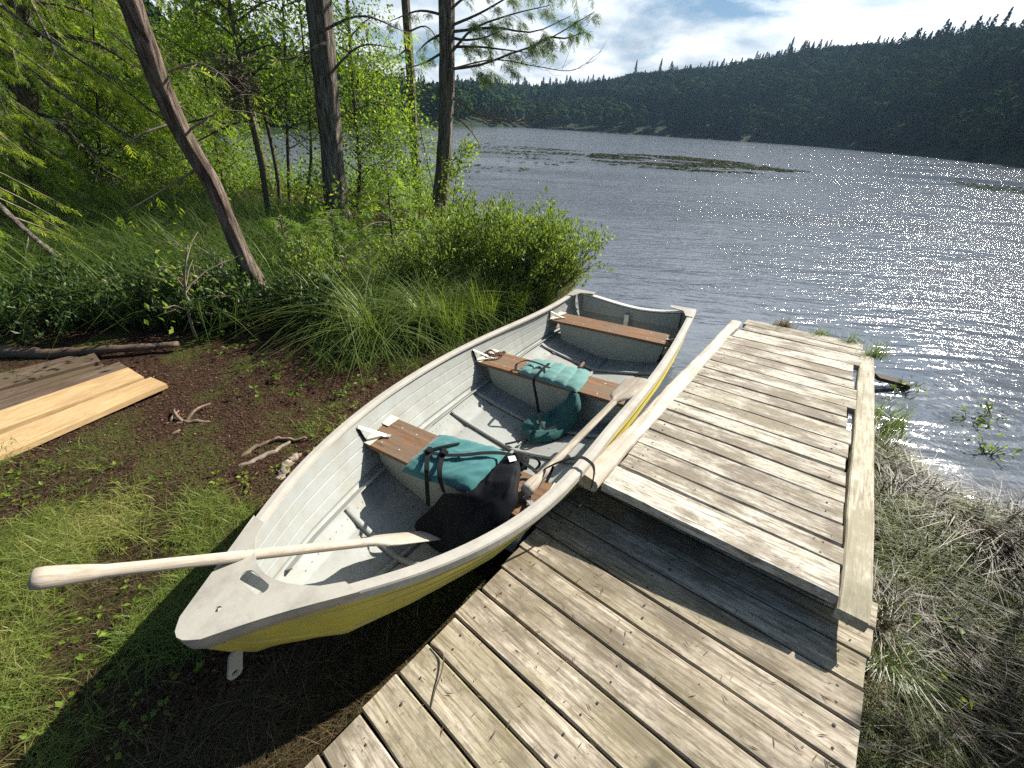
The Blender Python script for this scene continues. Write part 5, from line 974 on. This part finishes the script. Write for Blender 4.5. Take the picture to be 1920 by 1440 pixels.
def wplant(px, n, h, lab, size=.05):
    T = Tree(); b = atz(*px, WATER_Z - .05); e = []
    for k in range(n):
        a = rng.uniform(0, 2 * np.pi); q = b + [math.sin(a) * h * .8, math.cos(a) * h * .6, h * rng.uniform(.6, 1.1)]; c = spline([b + rng.normal(size=3) * [.03, .03, 0], (b + q) / 2 + [0, 0, h * .12], q], 7); T.b.tube(c, np.linspace(.004, .0015, 7), 4, cap=False); e += [c[4], c[5], c[6]]
    T.leaves(e, n * 6, size * .6, .02); T.build('water_plant', b, lab, 'plant', M['twig'], M['gale'], 'plants standing in the shallows')
wplant((1810, 800), 7, .12, 'leafy plant standing in the glittering shallows right of the ramp'); wplant((1855, 790), 6, .14, 'leafy plant further out in the shallows'); wplant((1680, 745), 8, .16, 'reedy plant against the right rail by the sunken board'); wplant((1840, 865), 7, .14, 'dark plant at the shallow edge of the right bank')
# right bank stems
mb = MB(); q = region([(1640, 760), (1700, 780), (1690, 850), (1640, 850)], 260, .2); blades(mb, np.stack([q[:, 0], q[:, 1], q[:, 0] * 0 + WATER_Z - .02], 1), rng.uniform(.1, .28, 260), rng.uniform(.1, .8, 260), .005, 4); props(mb.build('reeds', M['sedge'], tint=True), 'thin reeds in shallow water against the ramp rail', 'reeds', kind='stuff')
def weed(px, h, lab, n=7):
    T = Tree(); b = on_ground(*atz(*px, .35)[:2]); e = []
    for k in range(n): a = rng.uniform(0, 6.28); q = b + [math.sin(a) * h * .6, math.cos(a) * h * .6, h * rng.uniform(.5, 1)]; T.b.tube(spline([b, (b + q) / 2 + [0, 0, .02], q], 6), np.linspace(.003, .0012, 6), 4, cap=False); e += [q, (b + q) / 2]
    T.leaves(e, n * 7, .035, .02); T.build('leafy_weed', b, lab, 'weed', M['twig'], M['gale'], 'weeds on the right bank')
T = Tree(); T.sapling([[3.75, 1.7, 0], [3.75, 1.7, .8], [3.8, 1.75, 1.8], [3.9, 1.8, 3.2]], .03, .3, 40, .8, 4200, .06, .12); T.build('birch_sapling', (3.75, 1.7, .1), 'added leafy birch, unseen beyond the right edge, put there to shade the lower right bank', 'sapling', M['lichen'], M['leaf'])  # unseen birch, added to cast shade over the lower right bank
weed((1762, 1160), .12, 'leafy weed on the right bank level with the step'); weed((1840, 1290), .14, 'leafy weed low on the right bank'); weed((1650, 1200), .10, 'leafy weed by the corner of the ramp and lower dock')

# ------------------------------------------------------------------ lily pads
mb = MB()
def pads(px_poly, n, clump=.48):
    q = region(px_poly, n * 3, WATER_Z); f = fbm(q[:, 0] * .35, q[:, 1] * .9, 3); q = q[f > clump][:n]; t = np.linspace(0.35, 2 * np.pi - .35, 9); k = len(q); r = rng.uniform(.07, .15, k); a = rng.uniform(0, 6.28, k)
    V = np.zeros((k, 10, 3)); V[:, 0, :2] = q; V[:, 0, 2] = WATER_Z + .012
    V[:, 1:, 0] = q[:, :1] + r[:, None] * np.cos(t[None] + a[:, None]); V[:, 1:, 1] = q[:, 1:] + r[:, None] * np.sin(t[None] + a[:, None]); V[:, 1:, 2] = WATER_Z + .012 + rng.uniform(0, .035, (k, 9))
    T_ = (np.arange(k)[:, None, None] * 10 + np.array([[0, j, j + 1] for j in range(1, 9)])[None]).reshape(-1, 3); mb.add(V.reshape(-1, 3), None, T_, tint=np.repeat(rng.random(k), 10))
pads([(1095, 296), (1110, 288), (1250, 290), (1400, 306), (1530, 324), (1480, 328), (1300, 322), (1150, 312)], 2600, .44)
pads([(860, 275), (900, 268), (1100, 285), (1095, 296), (960, 290), (870, 286)], 420, .52)
pads([(1760, 338), (1800, 334), (1930, 350), (2000, 370), (1930, 368), (1800, 350)], 200, .5)
pads([(860, 300), (1000, 292), (1100, 300), (1000, 320), (880, 330)], 60, .55)
props(mb.build('lily_pads', M['pad'], tint=True), 'patches of floating lily pads out on the lake', 'lily pads', kind='stuff')

# ------------------------------------------------------------------ far forest
def con_t(n=54):
    V = []
    for k in range(n):
        t = (k + .5) / n; z = .12 + .88 * t; r = .23 * (1 - t)**.8 + .012; a = k * 2.399; d = np.array([math.cos(a), math.sin(a), 0]); s = np.array([-d[1], d[0], 0]); w_ = .035 + .05 * (1 - t)
        V += [[0, 0, z + .02], list(d * r * .6 + s * w_ + [0, 0, z - .01]), list(d * r + [0, 0, z - .05]), list(d * r * .6 - s * w_ + [0, 0, z - .01])]
    return np.array(V, float)
def dec_t(n=110):
    r = np.random.default_rng(5); V = []
    for k in range(n):
        d = r.normal(size=3); d /= np.linalg.norm(d); c = d * r.uniform(.75, 1.05) * [.27, .27, .36] + [0, 0, .60]; u_ = np.cross(d, r.normal(size=3)); u_ /= np.linalg.norm(u_); v_ = np.cross(d, u_) + d * r.normal() * .4; s = r.uniform(.035, .075)
        V += [list(c - u_ * s), list(c - v_ * s), list(c + u_ * s), list(c + v_ * s)]
    return np.array(V, float)
CT, DT = con_t(), dec_t(); mb = MB(); cnt = 0
az_ = np.random.default_rng(11).uniform(-75, 88, 14000); rg = np.random.default_rng(12); rs_ = np.interp(az_, SA[:, 0], SA[:, 1]); dep = 50 + rs_ * .55
rr = rs_ - .5 + dep * 1.12 * rg.random(14000)**.9; wgt = rr * dep; keep = rg.random(14000) < wgt / wgt.max() * 1.3 + .03; az_, rr = az_[keep], rr[keep]; fx, fy = rr * np.sin(np.radians(az_)), rr * np.cos(np.radians(az_)); ok = sdf(fx, fy) < -6; fx, fy, rr, az_ = fx[ok], fy[ok], rr[ok], az_[ok]
fz = ground_h(fx, fy); n = len(fx); isC = (fbm(fx / 30, fy / 30, 2) + rg.uniform(-.22, .22, n)) > .52; hh = np.where(isC, rg.uniform(5.5, 8.5, n) + 2.5 * (rg.random(n) > .85), rg.uniform(5.5, 7.5, n)) * np.clip(rr / 70, .55, 1)
up = np.tile([0, 0, 1.], (n, 1)); a = rg.uniform(0, 6.28, n); D = np.stack([np.cos(a), np.sin(a), 0 * a], 1)
for msk, tp in ((isC, CT), (~isC, DT)):
    P_ = np.stack([fx, fy, fz - .3], 1)[msk]; k = len(tp); wdt = rg.uniform(.85, 1.3, len(P_)) * (1.0 if tp is CT else 1.15); Dm = D[msk]; Y = np.cross([0, 0, 1.], Dm); h_ = hh[msk]
    V = P_[:, None] + (h_ * wdt)[:, None, None] * (tp[None, :, :1] * Dm[:, None] + tp[None, :, 1:2] * Y[:, None]); V[..., 2] += h_[:, None] * tp[None, :, 2]
    base = rg.normal(.25 if tp is CT else .68, .13, len(P_)); tn = np.repeat(np.clip(base[:, None] + rg.normal(0, .12, (len(P_), k // 4)), 0, 1), 4, axis=1); mb.add(V.reshape(-1, 3), (np.arange(len(P_))[:, None] * k + np.arange(k)[None]).reshape(-1, 4), tint=tn.ravel())
props(mb.build('forest', M['forest'], tint=True), 'dark mixed forest covering the hills across the lake', 'forest', kind='stuff')
print('forest trees', n, 'quads', sum(len(q) for q in mb.Q))
# separate spruces that stand out on the skyline
for (px, py), hs_, lab in (((1195, 112), 10, 'tall spruce on the skyline, left one of a pair above the lake centre'), ((1242, 108), 14, 'thin spruce on the skyline right of the pair above the lake centre'), ((1490, 68), 15, 'pointed spruce on the skyline at mid hill'), ((1512, 74), 12, 'shorter spruce just right of the mid-hill pointed one'), ((1785, 42), 12, 'spruce on the skyline towards the upper right'), ((1900, 12), 16, 'tall spruce on the skyline at the right edge')):
    v = ray(px, py); a = math.degrees(math.atan2(v[0], v[1])); rs0 = float(np.interp(a, SA[:, 0], SA[:, 1])); dist = rs0 + (50 + rs0 * .55) * .92; hv = np.array([v[0], v[1]]) / math.hypot(v[0], v[1]); x_, y_ = hv * dist; gz_ = float(ground_h(np.array([x_]), np.array([y_]))[0]); topz = CP[2] + dist * v[2] / math.hypot(v[0], v[1]); h_ = min(max(topz - gz_, 6), 13)
    r = empty('spruce_tree', (x_, y_, gz_ - .2), lab, 'tree', 'spruces standing out on the far skyline'); m1 = MB(); m1.tube([[x_, y_, gz_ - .2], [x_, y_, gz_ + h_ * .98]], [.18, .03], 6); m1.build('trunk', M['bark'], r); m2 = MB(); tp = con_t(120) * [.6, .6, 1]; tp[:, :2] *= (1 + .5 * np.repeat(rg.uniform(-1, 1, 120), 4))[:, None]
    m2.add(np.array([x_, y_, gz_]) + tp * h_, np.arange(len(tp)).reshape(-1, 4), tint=np.repeat(rg.uniform(0, .4, 120), 4)); m2.build('crown', M['forest'], r, tint=True)

# ------------------------------------------------------------------ haze over the lake
m = bpy.data.materials.new('lake_air'); m.use_nodes = True; N = m.node_tree.nodes; L = m.node_tree.links; N.remove(N['Principled BSDF'])
pv = N.new('ShaderNodeVolumePrincipled'); pv.inputs['Color'].default_value = (.45, .70, 1, 1); pv.inputs['Density'].default_value = .00034; pv.inputs['Anisotropy'].default_value = 0
L.new(pv.outputs[0], N['Material Output'].inputs['Volume'])
mb = MB(); mb.box([0, 0, 0], np.eye(3), (-430, -90, -2.5), (430, 470, 110)); props(mb.build('haze', m), 'thin blue air between the camera and the far hills', 'haze', kind='stuff')
